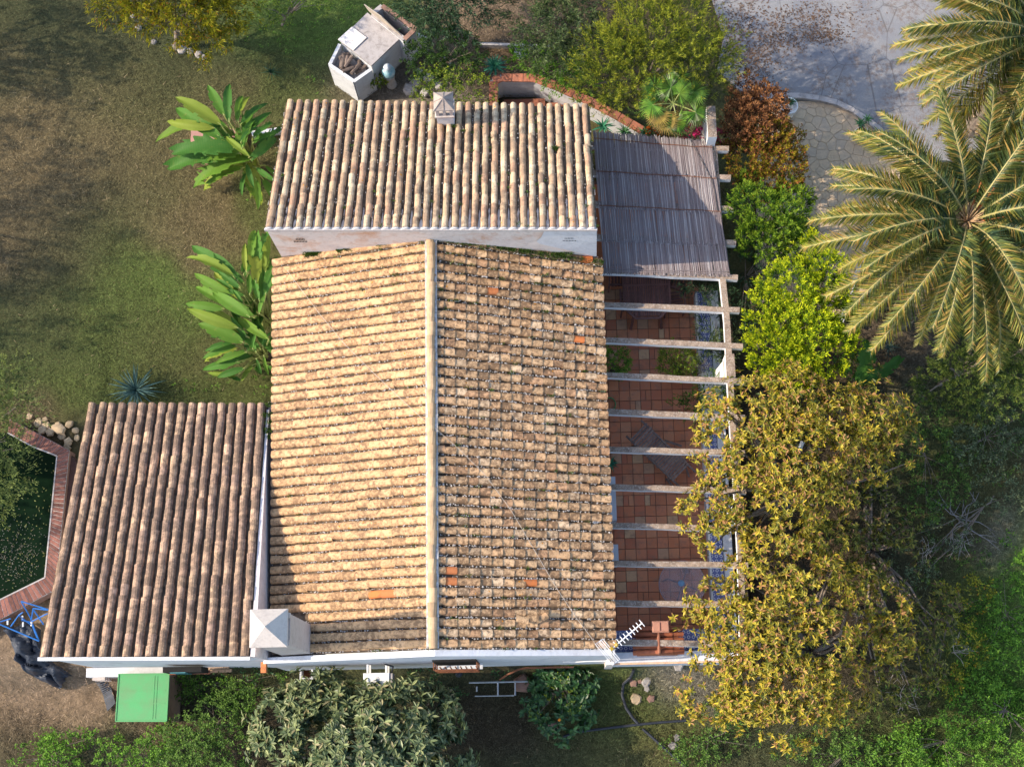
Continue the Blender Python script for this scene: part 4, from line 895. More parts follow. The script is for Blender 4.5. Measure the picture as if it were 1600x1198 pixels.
# ------------------------------------------------------------ north wall, steps, oven
nwz = .85; NW = [(771,166),(771,127),(783,121),(835,122),(868,134),(925,160),(968,183),(1004,204)]
nwl = empty('garden_wall', P(870,140,0), 'white rendered garden wall bending east, capped with terracotta tiles', 'wall')
pts = [P(a, b, nwz) for a, b in NW]; M_cop = plain('coping_tile', (.42,.155,.09), (.26,.11,.075), 5, .75, .4, 20, var=.3)
for i in range(len(pts)-1):
    a, b = pts[i], pts[i+1]; u = (b-a).normalized(); n = Vector((-u.y, u.x, 0)); L = (b-a).length
    m = MB(); m.prism([tuple(p[:2]) for p in (a-n*.08, b+u*.03-n*.08, b+u*.03+n*.08, a+n*.08)], -.2, nwz-.03); m.obj('wall_body', M_white, nwl)
    k = max(1, round(L/.27))
    for j in range(k):
        p = a+u*(L*(j+.5)/k); MB().bbox((p.x, p.y, nwz-.005+rnd.uniform(-.003, .003)), (L/k-.012, .21, .035), math.atan2(u.y, u.x), .006).obj('coping_tile', M_cop, nwl)
st = empty('garden_steps', P(820,158,0), 'terracotta steps in the corner of the white garden wall', 'steps')
for k, (a, b, z) in enumerate((((787,156),(852,172),.22),((787,163),(880,182),.12),((787,170),(900,190),.05))):
    p, q = P(*a, z), P(*b, z); MB().prism([(p.x, q.y-.5), (q.x, q.y-.5), (q.x, p.y), (p.x, p.y)], -.2, z).obj('step', M_cop, st)
# outdoor oven / barbecue block, seen askew
oz = 1.2; ov = empty('masonry_grill', P(590, 80, 0), 'old whitewashed masonry grill block with concrete top, log bin and open fire box', 'grill')
S0, E0, N0, W0 = P(580,103,oz), P(625,60,oz), P(574,20,oz), P(530,63,oz)
def quadprism(q, z0, z1, mat, nm, **k): return MB().prism([tuple(p[:2]) for p in q], z0, z1).obj(nm, mat, ov, **k)
ins_ = lambda q, f: [p.lerp(sum(q, Vector((0,0,0)))/4, f) for p in q]
TQ = [S0, E0, N0, W0]
quadprism(ins_(TQ, .04), -.1, oz-.06, M_white, 'grill_body'); quadprism(TQ, oz-.06, oz, M_concrete, 'concrete_slab')
L0, L1 = P(553,127,1.05), P(515,101,1.05)
BQ = [L0, S0+(L0-S0)*.04, W0+(L1-W0)*.04, L1]
dirn = (S0-W0).normalized(); back = (L0-S0)
m = MB(); z1 = 1.05
def wseg(a, b, w, z0, z1, mat, nm, par):
    u = (b-a).normalized(); n = Vector((-u.y, u.x, 0))*w/2; return MB().prism([tuple(p[:2]) for p in (a-n, b-n, b+n, a+n)], z0, z1).obj(nm, mat, par)
wseg(BQ[0], BQ[1], .08, -.1, z1, M_white, 'bin_wall', ov); wseg(BQ[3], BQ[0], .08, -.1, z1-.004, M_white, 'bin_wall', ov); wseg(BQ[2], BQ[3], .08, -.1, z1-.008, M_white, 'bin_wall', ov)
quadprism(ins_(BQ, .05), -.1, .80, M_concrete, 'bin_floor')
M_log = plain('firewood', (.20,.15,.12), (.12,.09,.075), 14, .9, .7, 30, var=.35)
ct = sum(BQ, Vector((0,0,0)))/4; ul = (BQ[0]-BQ[3]).normalized(); vl = Vector((-ul.y, ul.x, 0))
for i in range(20):
    p = ct+ul*rnd.uniform(-.26, .26)+vl*rnd.uniform(-.18, .18); p.z = .88+.07*(i % 4)*.7; a = math.atan2(vl.y, vl.x)+rnd.gauss(0, .45); l = rnd.uniform(.10, .17); dv = Vector((math.cos(a), math.sin(a), rnd.uniform(-.2, .2)))*l
    tag(MB().tube([p-dv, p, p+dv], [.045, .05, .042], 8).obj('firewood_log', M_log), 'split firewood log lying in the bin of the masonry grill', 'log', 'firewood logs heaped in the grill bin')
# marble board on the slab, upright board, open fire box
mbq = [P(552,79,oz+.03), P(573,59,oz+.03), P(550,42,oz+.03), P(528,62,oz+.03)]
tag(MB().prism([tuple(p[:2]) for p in mbq], oz+.003, oz+.035).obj('marble_board', plaster('marble', (.70,.66,.62), (.52,.42,.36), .2, 6)), 'pale marble board lying on the concrete top of the masonry grill', 'board')
ba, bb_ = P(577,19,oz), P(628,60,oz); m = MB(); u = (bb_-ba).normalized(); n = Vector((-u.y, u.x, 0))
n = n if n.y > 0 else -n
m.add([ba, bb_, bb_+n*.02, ba+n*.02, ba+Vector((0,0,.52))-n*.10, ba+u*(.52)+Vector((0,0,.50))-n*.06, bb_+Vector((0,0,.12)), bb_+n*.02+Vector((0,0,.12)), ba+u*.52+n*-.04+Vector((0,0,.50)), ba-n*.08+Vector((0,0,.52))],
  [(3,2,1,0),(0,1,6,5,4),(3,9,8,7,2),(4,5,8,9),(5,6,7,8),(1,2,7,6),(0,4,9,3)])
tag(m.obj('upright_board', plain('board_beige', (.50,.42,.33), (.40,.34,.27), 4, .8)), 'beige board standing on edge against the fire box of the masonry grill', 'board')
FB = [P(632,62,1.3), P(649,46,1.3), P(597,10,1.3), P(582,22,1.3)]
for i in range(4): wseg(FB[i], FB[(i+1) % 4], .09, -.1, 1.3-i*.004, M_white if i != 1 else M_whitepatch, 'fire_box_wall', ov)
for i in range(4): wseg(FB[i], FB[(i+1) % 4], .11, 1.297-i*.004, 1.33-i*.004, M_rubble if i < 2 else M_concrete, 'rim', ov)
quadprism(ins_(FB, .1), .2, .6, M_dark, 'fire_box_floor')
quadprism([FB[1], FB[1]+Vector((.25,.0,0)), FB[2]+Vector((.3,-.2,0)), FB[2]], -.1, .85, M_white, 'side_shelf')
# urn hanging jar by the grill
uc = P(606, 108, .9); ue = empty('painted_urn', (uc.x, uc.y, 0), 'white and turquoise painted jar on a stand beside the masonry grill', 'jar')
MB().lathe((uc.x, uc.y, .55), [(.06, 0), (.14, .08), (.165, .2), (.13, .34), (.07, .40), (.08, .45)], 20).obj('jar_body', plain('turquoise_glaze', (.50,.66,.70), (.12,.36,.44), 7, .3, .1), ue, True)
MB().lathe((uc.x, uc.y, 1.0), [(.09, 0), (.10, .02), (.04, .05), (.02, .09)], 20).obj('lid', plain('white_glaze', (.62,.68,.70), (.5,.55,.58), 6, .3, 0), ue, True)
MB().lathe((uc.x, uc.y, 0), [(.13, 0), (.10, .28), (.13, .55)], 12).obj('stand', M_concrete, ue)
# pieces of slab and stones near the grill
def rock(c, r, mat, name, label, cat, group=None, fl=.6, parent=None):
    n = rnd.randint(5, 7); m = MB(); a0 = rnd.random()*6; rs = [r*rnd.uniform(.75, 1.15) for _ in range(n)]
    lo_ = [(c[0]+rs[i]*math.cos(a0+i*6.283/n), c[1]+rs[i]*math.sin(a0+i*6.283/n), c[2]-r*.3) for i in range(n)]; mi = [(p[0], p[1], c[2]+r*fl*.5) for p in lo_]
    tp_ = [(c[0]+rs[i]*.72*math.cos(a0+i*6.283/n), c[1]+rs[i]*.72*math.sin(a0+i*6.283/n), c[2]+r*fl+rnd.uniform(-.02, .02)*r*5) for i in range(n)]
    m.add(lo_+mi+tp_, [tuple(range(2*n, 3*n))]+[(i, (i+1) % n, (i+1) % n+n, i+n) for i in range(n)]+[(i+n, (i+1) % n+n, (i+1) % n+2*n, i+2*n) for i in range(n)])
    o = m.obj(name, mat, parent)
    if not parent: tag(o, label, cat, group)
    return o
for (a, b, r) in ((650,130,.16),(668,122,.14),(640,142,.18),(665,145,.13),(685,135,.10),(690,92,.13),(700,100,.10),(655,112,.10)):
    rock(G(a, b), r, M_concrete, 'concrete_rubble', 'grey lump of broken concrete on the ground beside the masonry grill', 'rubble', 'broken concrete beside the masonry grill')
for (a, b, r) in ((275,72,.10),(285,78,.12),(297,80,.09),(310,86,.11),(318,90,.09),(240,66,.08),(217,44,.09),(207,27,.07)):
    rock(G(a, b), r, M_stone, 'border_stone', 'pale rounded stone edging the yellow green bush at top left', 'stone', 'stones edging the top left bush')
for i, (a, b, r) in enumerate(((60,660,.12),(72,665,.10),(85,668,.09),(66,672,.12),(78,676,.13),(93,672,.14),(108,662,.10),(70,655,.07),(46,650,.08),(97,682,.10),(107,690,.11),(118,672,.09),(120,684,.08),(104,700,.10),(90,664,.09))):
    rock(G(a, b), r, M_tan, 'sandstone_slab', 'loose sandstone piece in the corner between the pond coping and the annex', 'stone', 'sandstone pieces by the pond', .3)
tag(MB().prism([tuple(G(a, b)[:2]) for a, b in ((750,70),(860,74),(860,78),(750,74))], -.1, .14).obj('stone_kerb', M_concrete), 'straight low concrete kerb at the end of the gravel path', 'kerb')
rock(G(812, 82), .2, plain('blue_slate', (.22,.24,.29), (.15,.16,.2), 6), 'slate_stone', 'blue grey flat stone behind the garden wall', 'stone', None, .2)
tag(MB().prism([tuple(P(a, b, .1)[:2]) for a, b in ((392,206),(438,200),(440,207),(395,214))], -.1, .14).obj('stone_ledge', M_white), 'short whitewashed ledge sticking out from the north block', 'ledge')
tg = [P(a, b, .02) for a, b in ((300,200),(330,198),(385,206),(385,245),(330,248),(298,242))]
MB().prism([tuple(p[:2]) for p in tg], -.2, .10).obj('planting_bed', plain('pink_paving', (.42,.22,.18), (.34,.19,.16), 4, .9), None, label='pink paved bed under the bird of paradise', kind='structure')

# ------------------------------------------------------------ pond with brick coping
pz = .42; PO = [(15,655),(57,676),(108,703),(86,921),(-60,1000)]; PI_ = [(12,676),(50,697),(89,712),(70,902),(-60,966)]
pond = empty('pond', P(60, 800, 0), 'dark green pond basin edged with red brick coping', 'pond')
M_brk = plain('coping_brick', (.24,.10,.075), (.15,.07,.055), 9, .85, .6, 30, var=.4)
for i in range(4):
    o0, o1, i0, i1 = P(*PO[i], pz), P(*PO[i+1], pz), P(*PI_[i], pz), P(*PI_[i+1], pz)
    MB().prism([tuple(p[:2]) for p in (i0, o0, o1, i1)], -.8, pz-.04).obj('pond_wall', M_rubble, pond)
    k = max(1, round((o1-o0).length/.105))
    for j in range(k):
        a, b = (j+.06)/k, (j+.94)/k; q = [i0.lerp(i1, a), o0.lerp(o1, a), o0.lerp(o1, b), i0.lerp(i1, b)]
        h_ = pz+rnd.uniform(-.004, .004)
        MB().prism([tuple((p*1.0).lerp(sum(q, Vector((0,0,0)))/4, .03)[:2]) for p in q], pz-.06, h_).obj('brick', M_brk, pond)
    u = (i1-i0).normalized(); m = MB(); m.beam(i0+Vector((0,0,-.01)), i1+Vector((0,0,-.01)), .03, .035); m.obj('coping_edge', M_concrete, pond)
    m = MB(); m.prism([tuple(p[:2]) for p in (i0, o0, o1, i1)], pz-.035, pz-.012); m.obj('mortar_bed', M_mortar, pond)
MB().prism([tuple(P(a, b, 0)[:2]) for a, b in ((95,740),(118,715),(140,760),(100,930),(82,930))], -.1, .25).obj('timber_strip', plain('dark_timber', (.10,.05,.04), (.06,.035,.03), 9), pond)
d = Nd('pond_water'); d.col(d.mix(d.noise(1.5, 5, .7), (.002,.008,.003), (.007,.018,.008)), .25, .04); d.bump(d.noise(6, 3), .05, .02)
wq_ = [P(a, b, .12) for a, b in PI_]+[P(-400, 980, .12), P(-400, 640, .12)]
MB().prism([tuple(p[:2]) for p in wq_[::-1]], -.6, .10).obj('pond_water', d.m, None, label='dark green pond water with floating leaves', kind='structure')
def f_(n): a = rng.uniform(0, 85, n); b = rng.uniform(705, 960, n); k = inpoly(a, b, [(10,690),(86,718),(68,898),(0,930)]); return a[k], b[k]
litter('floating_leaves', 'small green and yellow leaves floating on the pond', 240, f_, .05, plain('float_leaf', (.10,.16,.05), (.22,.17,.05), 30, .6, 0, var=.5), .105)
def f2_(n): a = rng.normal(25, 24, n); b = rng.normal(870, 30, n); k = inpoly(a, b, [(0,700),(86,718),(68,898),(0,930)]); return a[k], b[k]
litter('pond_scum', 'pale scum and dead leaves gathered at the near corner of the pond', 450, f2_, .035, plain('scum', (.14,.17,.15), (.16,.11,.07), 30, .8, 0, var=.5), .107)

# blue metal frames, tarpaulin, green compost box
bf = empty('blue_frame', P(35, 970, 0), 'bright blue tubular metal trestle frame lying by the pond corner', 'metal frame')
def tb(pts, r=.016, nm='tube'): MB().tube([P(a, b, z) for a, b, z in pts], r, 6).obj(nm, M_blue, bf)
for L_ in ([(33,939,.95),(73,951,.9),(95,956,.85)],[(33,939,.95),(49,967,.6)],[(-30,968,.5),(0,975,.5),(61,1001,.5)],[(0,971,.62),(17,966,.62)],[(17,978,.5),(29,961,.75),(48,975,.6)],[(29,961,.75),(36,956,.8)],[(48,967,.6),(61,1001,.45)],[(50,975,.55),(58,996,.45)],
    [(52,950,.8),(49,968,.6)],[(52,950,.8),(80,953,.85)],[(51,950,.8),(68,975,.6)],[(49,971,.6),(70,960,.75),(90,952,.8)],[(33,968,.7),(50,972,.6)]): tb(L_)
for (a, b) in ((12,972),(35,965),(36,975),(49,974)): MB().tube([P(a, b+3, .55), P(a, b-3, .62)], .02, 8).obj('bolt', M_wpaint, bf)
bzv = (rng.random((40, 26))-.5)
tv_, uv_ = np.meshgrid(np.linspace(0, 1, 40), np.linspace(0, 1, 26), indexing='ij')
path = [(22,985),(30,1010),(45,1035),(70,1050),(88,1048),(99,1050)]
L_ = np.array([tuple(P(a, b, .1)[:2]) for a, b in ((8,983),(18,1005),(26,1028),(40,1048),(62,1066),(76,1074))]); R_ = np.array([tuple(P(a, b, .1)[:2]) for a, b in ((50,975),(62,985),(64,1010),(74,1030),(92,1040),(104,1052))])
ti = tv_*5; i0 = np.minimum(ti.astype(int), 4); fr = (ti-i0)[..., None]
Lp = L_[i0]*(1-fr)+L_[i0+1]*fr; Rp = R_[i0]*(1-fr)+R_[i0+1]*fr; XY = Lp*(1-uv_[..., None])+Rp*uv_[..., None]
x_, y_ = XY[..., 0]+.12*(vn(XY[..., 0]*9, XY[..., 1]*9, 2.0)-.5), XY[..., 1]+.12*(vn(XY[..., 1]*9, XY[..., 0]*9, 2.0)-.5)
z_ = gz(x_, y_)+.05+.50*np.abs(vn(x_, y_, .22)-.5)*2*np.sin(uv_*3.14)**.5+.22*np.abs(vn(x_+3, y_, .13)-.5)+.12
z_ = np.where((uv_ < .02) | (uv_ > .98), gz(x_, y_)-.02, z_)
idx = np.arange(40*26).reshape(40, 26); F = np.stack([idx[:-1,:-1], idx[:-1,1:], idx[1:,1:], idx[1:,:-1]], -1).reshape(-1, 4)
tag(link('tarpaulin', npmesh('tarpaulin', np.stack([x_, y_, z_], -1), F, plain('tarp_dark_blue', (.018,.024,.038), (.03,.04,.06), 3, .5, .6, 14, spec=.4))), 'crumpled dark blue black tarpaulin heaped on bare earth by the annex corner', 'tarpaulin')
gbz = .35; gq = [P(a, b, gbz) for a, b in ((180,1127),(261,1127),(265,1051),(185,1052))]; gc = sum(gq, Vector((0,0,0)))/4
gb = empty('compost_box', (gc.x, gc.y, -.9), 'square bright green plastic box with ribbed lid beside the south wall', 'plastic box')
MB().prism([tuple(p.lerp(gc, .05)[:2]) for p in gq], -1.1, gbz-.06).obj('box_body', plain('box_brown', (.26,.17,.12), (.2,.13,.1), 6), gb)
MB().prism([tuple(p[:2]) for p in gq], gbz-.06, gbz).obj('lid', M_green, gb)
for i in range(4):
    a, b = gq[i], gq[(i+1) % 4]; MB().beam(a.lerp(gc, .018)+Vector((0,0,.006)), b.lerp(gc, .018)+Vector((0,0,.006)), .022, .018).obj('lid_rim', M_green, gb)
for v in (.36, .66): MB().beam(gq[0].lerp(gq[3], v).lerp(gc, .12)+Vector((0,0,.002)), gq[1].lerp(gq[2], v).lerp(gc, .12)+Vector((0,0,.002)), .02, .008).obj('lid_rib', M_green, gb)
for u_ in (.74, .80): MB().beam(gq[0].lerp(gq[1], u_).lerp(gc, .1)+Vector((0,0,.003)), gq[3].lerp(gq[2], u_).lerp(gc, .1)+Vector((0,0,.003)), .008, .008).obj('lid_rib', M_green, gb)
pq = [G(138,1048), G(152,1046), G(181,1098), G(168,1111)]; pk = empty('slatted_walkway', tuple(pq[0]), 'narrow grey slatted walkway strip running to the green box', 'walkway')
for i in range(22):
    a, b = (i+.08)/22, (i+.88)/22; q = [pq[0].lerp(pq[3], a), pq[1].lerp(pq[2], a), pq[1].lerp(pq[2], b), pq[0].lerp(pq[3], b)]; z = float(gz(q[0].x, q[0].y))
    MB().prism([tuple(p[:2]) for p in q][::-1], z-.05, z+.03).obj('slat', plain('slat_grey', (.13,.14,.16), (.09,.10,.11), 10, .8, var=.2) if i == 0 else bpy.data.materials['slat_grey'], pk)

# bits south of the house
def hose(pix, r, label, mat=M_black, name='irrigation_hose'):
    tag(MB().tube([G(a, b, r+.02) for a, b in pix], r, 8).obj(name, mat), label, 'hose')
hose([(990,1046),(985,1058),(974,1068),(972,1085),(978,1105),(988,1120),(997,1130)], .035, 'thick black hose curving away from the patio wall')
hose([(880,1150),(900,1143),(940,1138),(990,1132),(1030,1128),(1072,1125)], .030, 'black hose lying straight across the grass left to right')
hose([(1004,1138),(1020,1152),(1040,1170),(1065,1192),(1085,1215)], .032, 'black hose running down to the lower frame edge')
for (a, b, r, mm) in ((990,1066,.11,M_rubble),(1000,1064,.06,M_rubble),(1010,1065,.12,M_stone),(994,1091,.13,M_tan),(1017,1091,.10,M_rubble),(1011,1076,.08,M_stone),(862,1137,.16,M_rubble),(910,1136,.09,M_rubble),(1052,1165,.12,M_stone),(1058,1152,.09,M_stone),(1060,1040,.14,M_stone)):
    rock(G(a, b), r, mm, 'brick_rubble', 'broken brick or stone lying in the grass south of the patio wall', 'rubble', 'broken bricks in the grass south of the patio', .3)
lf = empty('steel_trestle', G(780, 1075), 'galvanised steel bed frame lying over the weeds below the gable window', 'metal frame')
fz = -.45
for (a, b) in (((733,1066),(825,1064)),((742,1087),(803,1086)),((778,1066),(778,1087)),((745,1072),(745,1080)),((805,1066),(805,1086))):
    MB().tube([P(*a, fz), P(*b, fz-.02)], .014 if a[1] > 1080 else .02, 6).obj('bar', M_steel, lf)
rock(P(817,1068,-.75), .24, M_rubble, 'block', 'brown grey concrete block under the end of the steel bed frame', 'block', None, .9)
tag(MB().lathe(tuple(G(717,1052)), [(.06,0),(.09,.08),(.07,.16),(.02,.2)], 12).obj('bin_bag', M_black, None, True), 'small black rubbish bag at the foot of the gable wall', 'bag')
sk = empty('stone_sink', G(482,1052), 'white stone sink half hidden in the weeds by the gable wall', 'sink'); c = G(484,1053)
for (dx, dy, w, l) in ((-.13,0,.04,.28),(.13,0,.04,.28),(0,-.12,.22,.04),(0,.12,.22,.04)): MB().box((c.x+dx, c.y+dy, c.z+.25), (w, l, .5)).obj('sink_wall', M_white, sk)
MB().box((c.x, c.y, c.z+.1), (.22, .2, .2)).obj('basin', M_rust, sk)
# pots on the terrace
c = P(1227, 182, 0); tp1 = pot('round_planter', (c.x, c.y, .02), .20, .62, M_wpaint, 'tall round white planter at the terrace corner by the driveway', 'planter', taper=.8)
c = P(1343, 216, .02); e = empty('square_planter', (c.x, c.y, .02), 'square white planter with agaves near the terrace kerb', 'planter', rz=R(40)); m = MB()
T = Matrix.Translation((c.x, c.y, .02)) @ Matrix.Rotation(R(40), 4, 'Z')
m.add([T @ Vector(v) for v in ((-.12,-.12,0),(.12,-.12,0),(.12,.12,0),(-.12,.12,0),(-.17,-.17,.34),(.17,-.17,.34),(.17,.17,.34),(-.17,.17,.34),(-.145,-.145,.34),(.145,-.145,.34),(.145,.145,.34),(-.145,.145,.34),(-.14,-.14,.28),(.14,-.14,.28),(.14,.14,.28),(-.14,.14,.28))],
   [(3,2,1,0)]+[(i,(i+1)%4,(i+1)%4+4,i+4) for i in range(4)]+[(i+4,(i+1)%4+4,(i+1)%4+8,i+8) for i in range(4)]+[(i+8,(i+1)%4+8,(i+1)%4+12,i+12) for i in range(4)])
m.obj('planter_body', plain('planter_stone', (.55,.48,.40), (.46,.40,.34), 6), e); MB().box(None, (.28,.28,.02), M=T @ Matrix.Translation((0,0,.28))).obj('potting_soil', M_soil, e)
tag(MB().tube([P(1247,708,1.2), P(1254,690,1.2)], .05, 8).obj('white_post', M_wpaint), 'short white pipe glimpsed through the leaves of the big tree', 'pipe')
for (a, b, c_, e_) in ((1244,212,1238,180),):
    pass
rock(P(1378,170,0), .12, M_stone, 'road_stone', 'lone pale flat stone set in the driveway surface', 'stone', None, .15)
# ---VEG---

# ------------------------------------------------------------ vegetation
DM = 2.6
def unit(v): return v/np.maximum(np.linalg.norm(v, axis=-1, keepdims=True), 1e-6)
def crown(blobs, dens, inner=.35, zlo=-.25, gapsc=None):
    Pn, D = [], []
    for (px, py, rp, zc, fl) in blobs:
        c = np.array(P(px, py, zc)); r = rp*mpp(zc); n = int(dens*DM*6.28*r*r*(.5+.5*fl))+4
        d = unit(rng.normal(size=(n*3, 3))*[1, 1, .9]); d = d[d[:, 2] > zlo][:n]; n = len(d)
        lump = 1+.22*(vn(np.arctan2(d[:, 1], d[:, 0])*2.2+px, d[:, 2]*2.5+py, .8)-.5)*2
        f = (1-inner*rng.random(n)**2.2)*lump
        p = c+d*np.array([r, r, r*fl])*f[:, None]
        kp = rng.random(n) < np.clip((vn(p[:, 0], p[:, 1], gapsc)-.26)*6, .06, 1) if gapsc else np.ones(n, bool)
        p, d = p[kp], d[kp]; Pn.append(p); D.append(unit(d*[1, 1, 1/fl]))
    return np.concatenate(Pn), np.concatenate(D)
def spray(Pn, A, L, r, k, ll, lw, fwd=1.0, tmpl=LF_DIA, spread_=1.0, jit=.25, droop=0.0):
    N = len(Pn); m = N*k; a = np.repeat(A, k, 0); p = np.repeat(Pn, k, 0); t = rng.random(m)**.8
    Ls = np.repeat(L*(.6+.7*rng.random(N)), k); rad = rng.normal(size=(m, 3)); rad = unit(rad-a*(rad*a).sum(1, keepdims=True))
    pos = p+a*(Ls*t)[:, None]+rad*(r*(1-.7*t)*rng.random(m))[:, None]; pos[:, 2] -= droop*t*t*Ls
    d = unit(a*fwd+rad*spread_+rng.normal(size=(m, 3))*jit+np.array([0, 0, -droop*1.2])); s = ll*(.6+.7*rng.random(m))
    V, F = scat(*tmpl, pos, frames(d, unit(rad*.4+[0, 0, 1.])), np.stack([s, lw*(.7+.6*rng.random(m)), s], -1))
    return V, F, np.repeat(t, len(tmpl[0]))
def rosette(Pn, A, k, ll, lw, lift=.35, tmpl=LF_OV):
    N = len(Pn); m = N*k; a = np.repeat(A, k, 0); p = np.repeat(Pn, k, 0); rad = rng.normal(size=(m, 3)); rad = unit(rad-a*(rad*a).sum(1, keepdims=True))
    e = rng.random(m); d = unit(rad+a*(lift*(2*e-.35))[:, None]); s = ll*(.65+.6*rng.random(m))
    V, F = scat(*tmpl, p+a*(.05*e)[:, None], frames(d, a+rng.normal(size=(m, 3))*.15), np.stack([s, lw*(.8+.4*rng.random(m)), s*.9], -1))
    return V, F, np.repeat(e, len(tmpl[0]))
def limbs(base, targets, r0, n_targets=14, split=.35):
    m = MB(); base = Vector(base); tg = [Vector(t) for t in targets]
    if not tg: return m
    cen = sum(tg, Vector((0,0,0)))/len(tg); fork = base.lerp(cen, split); 
    m.tube([base, base.lerp(fork, .5)+Vector((rnd.uniform(-.04,.04), rnd.uniform(-.04,.04), 0)), fork], [r0, r0*.85, r0*.7], 8)
    for t in rnd.sample(tg, min(n_targets, len(tg))):
        mid = fork.lerp(t, .5)+Vector((rnd.gauss(0,.12), rnd.gauss(0,.12), rnd.uniform(.0,.25)))*(t-fork).length*.35
        m.tube([fork, fork.lerp(mid, .6), mid, t], [r0*.5, r0*.36, r0*.26, r0*.06], 5)
    return m
def plant(name, label, cat, blobs, mat, mode, dens=9, group=None, bark=None, base=None, r0=.06, nl=12, up=0.0, inner=.35, gap=None, crown_name='foliage', bend=None, split=.35, **kw):
    Pn, D = crown(blobs, dens, inner, -.25, gap); D = unit(D+np.array([0, 0, up])) if bend is None else unit(D+np.array(bend))
    V, F, c = (rosette if mode == 'rosette' else spray)(Pn, D, **kw)
    b = base or tuple(G(*tpix(*P(*blobs[0][:2], blobs[0][3])[:2], 0))) 
    if base is None:
        p = P(blobs[0][0], blobs[0][1], blobs[0][3]); b = (p.x, p.y, float(gz(p.x, p.y)))
    e = empty(name, b, label, cat, group)
    link(crown_name, npmesh(crown_name, V, F, mat, False, c), e)
    limbs(b, [tuple(q) for q in Pn[rng.permutation(len(Pn))[:60]]], r0, nl, split).obj('trunk' if cat == 'tree' else 'stem', bark or M_bark, e)
    return e
L_loq = leaf_mat('loquat_leaf', (.23,.225,.022), (.58,.43,.04), ((.42,.22,.08), .17), (.06,.085,.014), .3, .5, .4)
L_mag = leaf_mat('glossy_leaf', (.10,.145,.065), (.27,.30,.13), ((.34,.30,.16), .08), (.025,.055,.025), .2, .42, .35)
L_gold = leaf_mat('golden_conifer', (.16,.27,.010), (.66,.68,.02), None, (.02,.06,.008), .3, .6, .2)
L_grncon = leaf_mat('green_conifer', (.06,.15,.014), (.26,.36,.025), None, (.012,.04,.008), .25, .6, .2)
L_brown = leaf_mat('dead_conifer', (.24,.10,.045), (.48,.23,.09), ((.06,.03,.02), .2), (.07,.03,.02), .15, .9, .1)
L_mixcon = leaf_mat('fading_conifer', (.13,.12,.012), (.34,.26,.02), ((.30,.11,.04), .25), (.05,.05,.01), .2, .7, .15)
L_feather = leaf_mat('feathery_leaf', (.13,.18,.025), (.44,.44,.05), None, (.03,.065,.02), .3, .6, .25)
L_olea = leaf_mat('oleander_leaf', (.075,.12,.055), (.17,.22,.08), None, (.02,.045,.022), .22, .5, .35)
L_dolea = leaf_mat('dark_oleander', (.040,.085,.045), (.09,.16,.075), None, (.008,.025,.015), .2, .5, .35)
L_pine = leaf_mat('dark_green_needle', (.025,.065,.015), (.07,.14,.02), None, (.008,.025,.008), .2, .6, .25)
L_lime = leaf_mat('lime_leaf', (.10,.17,.015), (.30,.36,.03), None, (.03,.06,.01), .3, .5, .3)
L_weed = leaf_mat('weed_leaf', (.075,.15,.028), (.17,.28,.05), None, (.010,.035,.008), .25, .6, .25)
L_weedb = leaf_mat('bright_weed_leaf', (.09,.21,.022), (.20,.37,.04), None, (.015,.05,.006), .25, .6, .25)
L_bdleaf = leaf_mat('broad_leaf', (.025,.075,.02), (.05,.13,.03), None, (.010,.04,.012), .2, .4, .4)
L_grey = leaf_mat('grey_green_leaf', (.10,.13,.07), (.20,.24,.12), None, (.04,.055,.03), .25, .6, .2)
L_willow = leaf_mat('pepper_tree_leaf', (.17,.22,.08), (.38,.42,.15), None, (.03,.06,.02), .3, .5, .3)
L_red = leaf_mat('orange_petal', (.60,.10,.015), (.75,.22,.02), None, (.35,.05,.01), .3, .6, .2)
L_pink = leaf_mat('magenta_petal', (.50,.02,.13), (.65,.05,.22), None, (.25,.01,.07), .3, .6, .2)
L_yel = leaf_mat('yellow_bush', (.17,.19,.015), (.45,.40,.03), ((.45,.22,.03), .06), (.05,.06,.01), .3, .55, .3)
ROS = dict(mode='rosette', k=11)
# the big spreading tree over the east side of the pergola
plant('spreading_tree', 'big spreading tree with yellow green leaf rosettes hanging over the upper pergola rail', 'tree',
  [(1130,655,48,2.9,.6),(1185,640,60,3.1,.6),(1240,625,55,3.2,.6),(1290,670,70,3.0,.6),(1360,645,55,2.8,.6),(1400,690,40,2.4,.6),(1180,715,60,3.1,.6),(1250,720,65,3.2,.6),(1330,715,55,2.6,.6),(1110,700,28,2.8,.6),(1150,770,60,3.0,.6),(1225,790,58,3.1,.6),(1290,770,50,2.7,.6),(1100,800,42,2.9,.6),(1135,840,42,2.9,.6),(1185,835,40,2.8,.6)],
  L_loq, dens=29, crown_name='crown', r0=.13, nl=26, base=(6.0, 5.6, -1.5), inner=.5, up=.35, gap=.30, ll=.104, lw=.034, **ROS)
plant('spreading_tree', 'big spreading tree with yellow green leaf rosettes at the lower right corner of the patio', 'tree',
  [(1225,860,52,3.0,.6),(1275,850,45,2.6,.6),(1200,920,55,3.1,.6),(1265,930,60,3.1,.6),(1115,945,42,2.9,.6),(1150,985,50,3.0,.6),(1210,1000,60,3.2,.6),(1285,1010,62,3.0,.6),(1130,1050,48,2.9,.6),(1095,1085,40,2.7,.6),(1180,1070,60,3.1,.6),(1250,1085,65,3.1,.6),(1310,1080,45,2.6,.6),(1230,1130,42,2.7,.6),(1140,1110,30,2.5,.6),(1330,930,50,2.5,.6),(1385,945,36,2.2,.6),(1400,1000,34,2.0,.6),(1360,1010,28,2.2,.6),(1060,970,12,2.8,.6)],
  L_loq, dens=29, crown_name='crown', r0=.13, nl=26, base=(6.2, 1.9, -1.8), inner=.5, up=.35, gap=.30, ll=.104, lw=.034, **ROS)
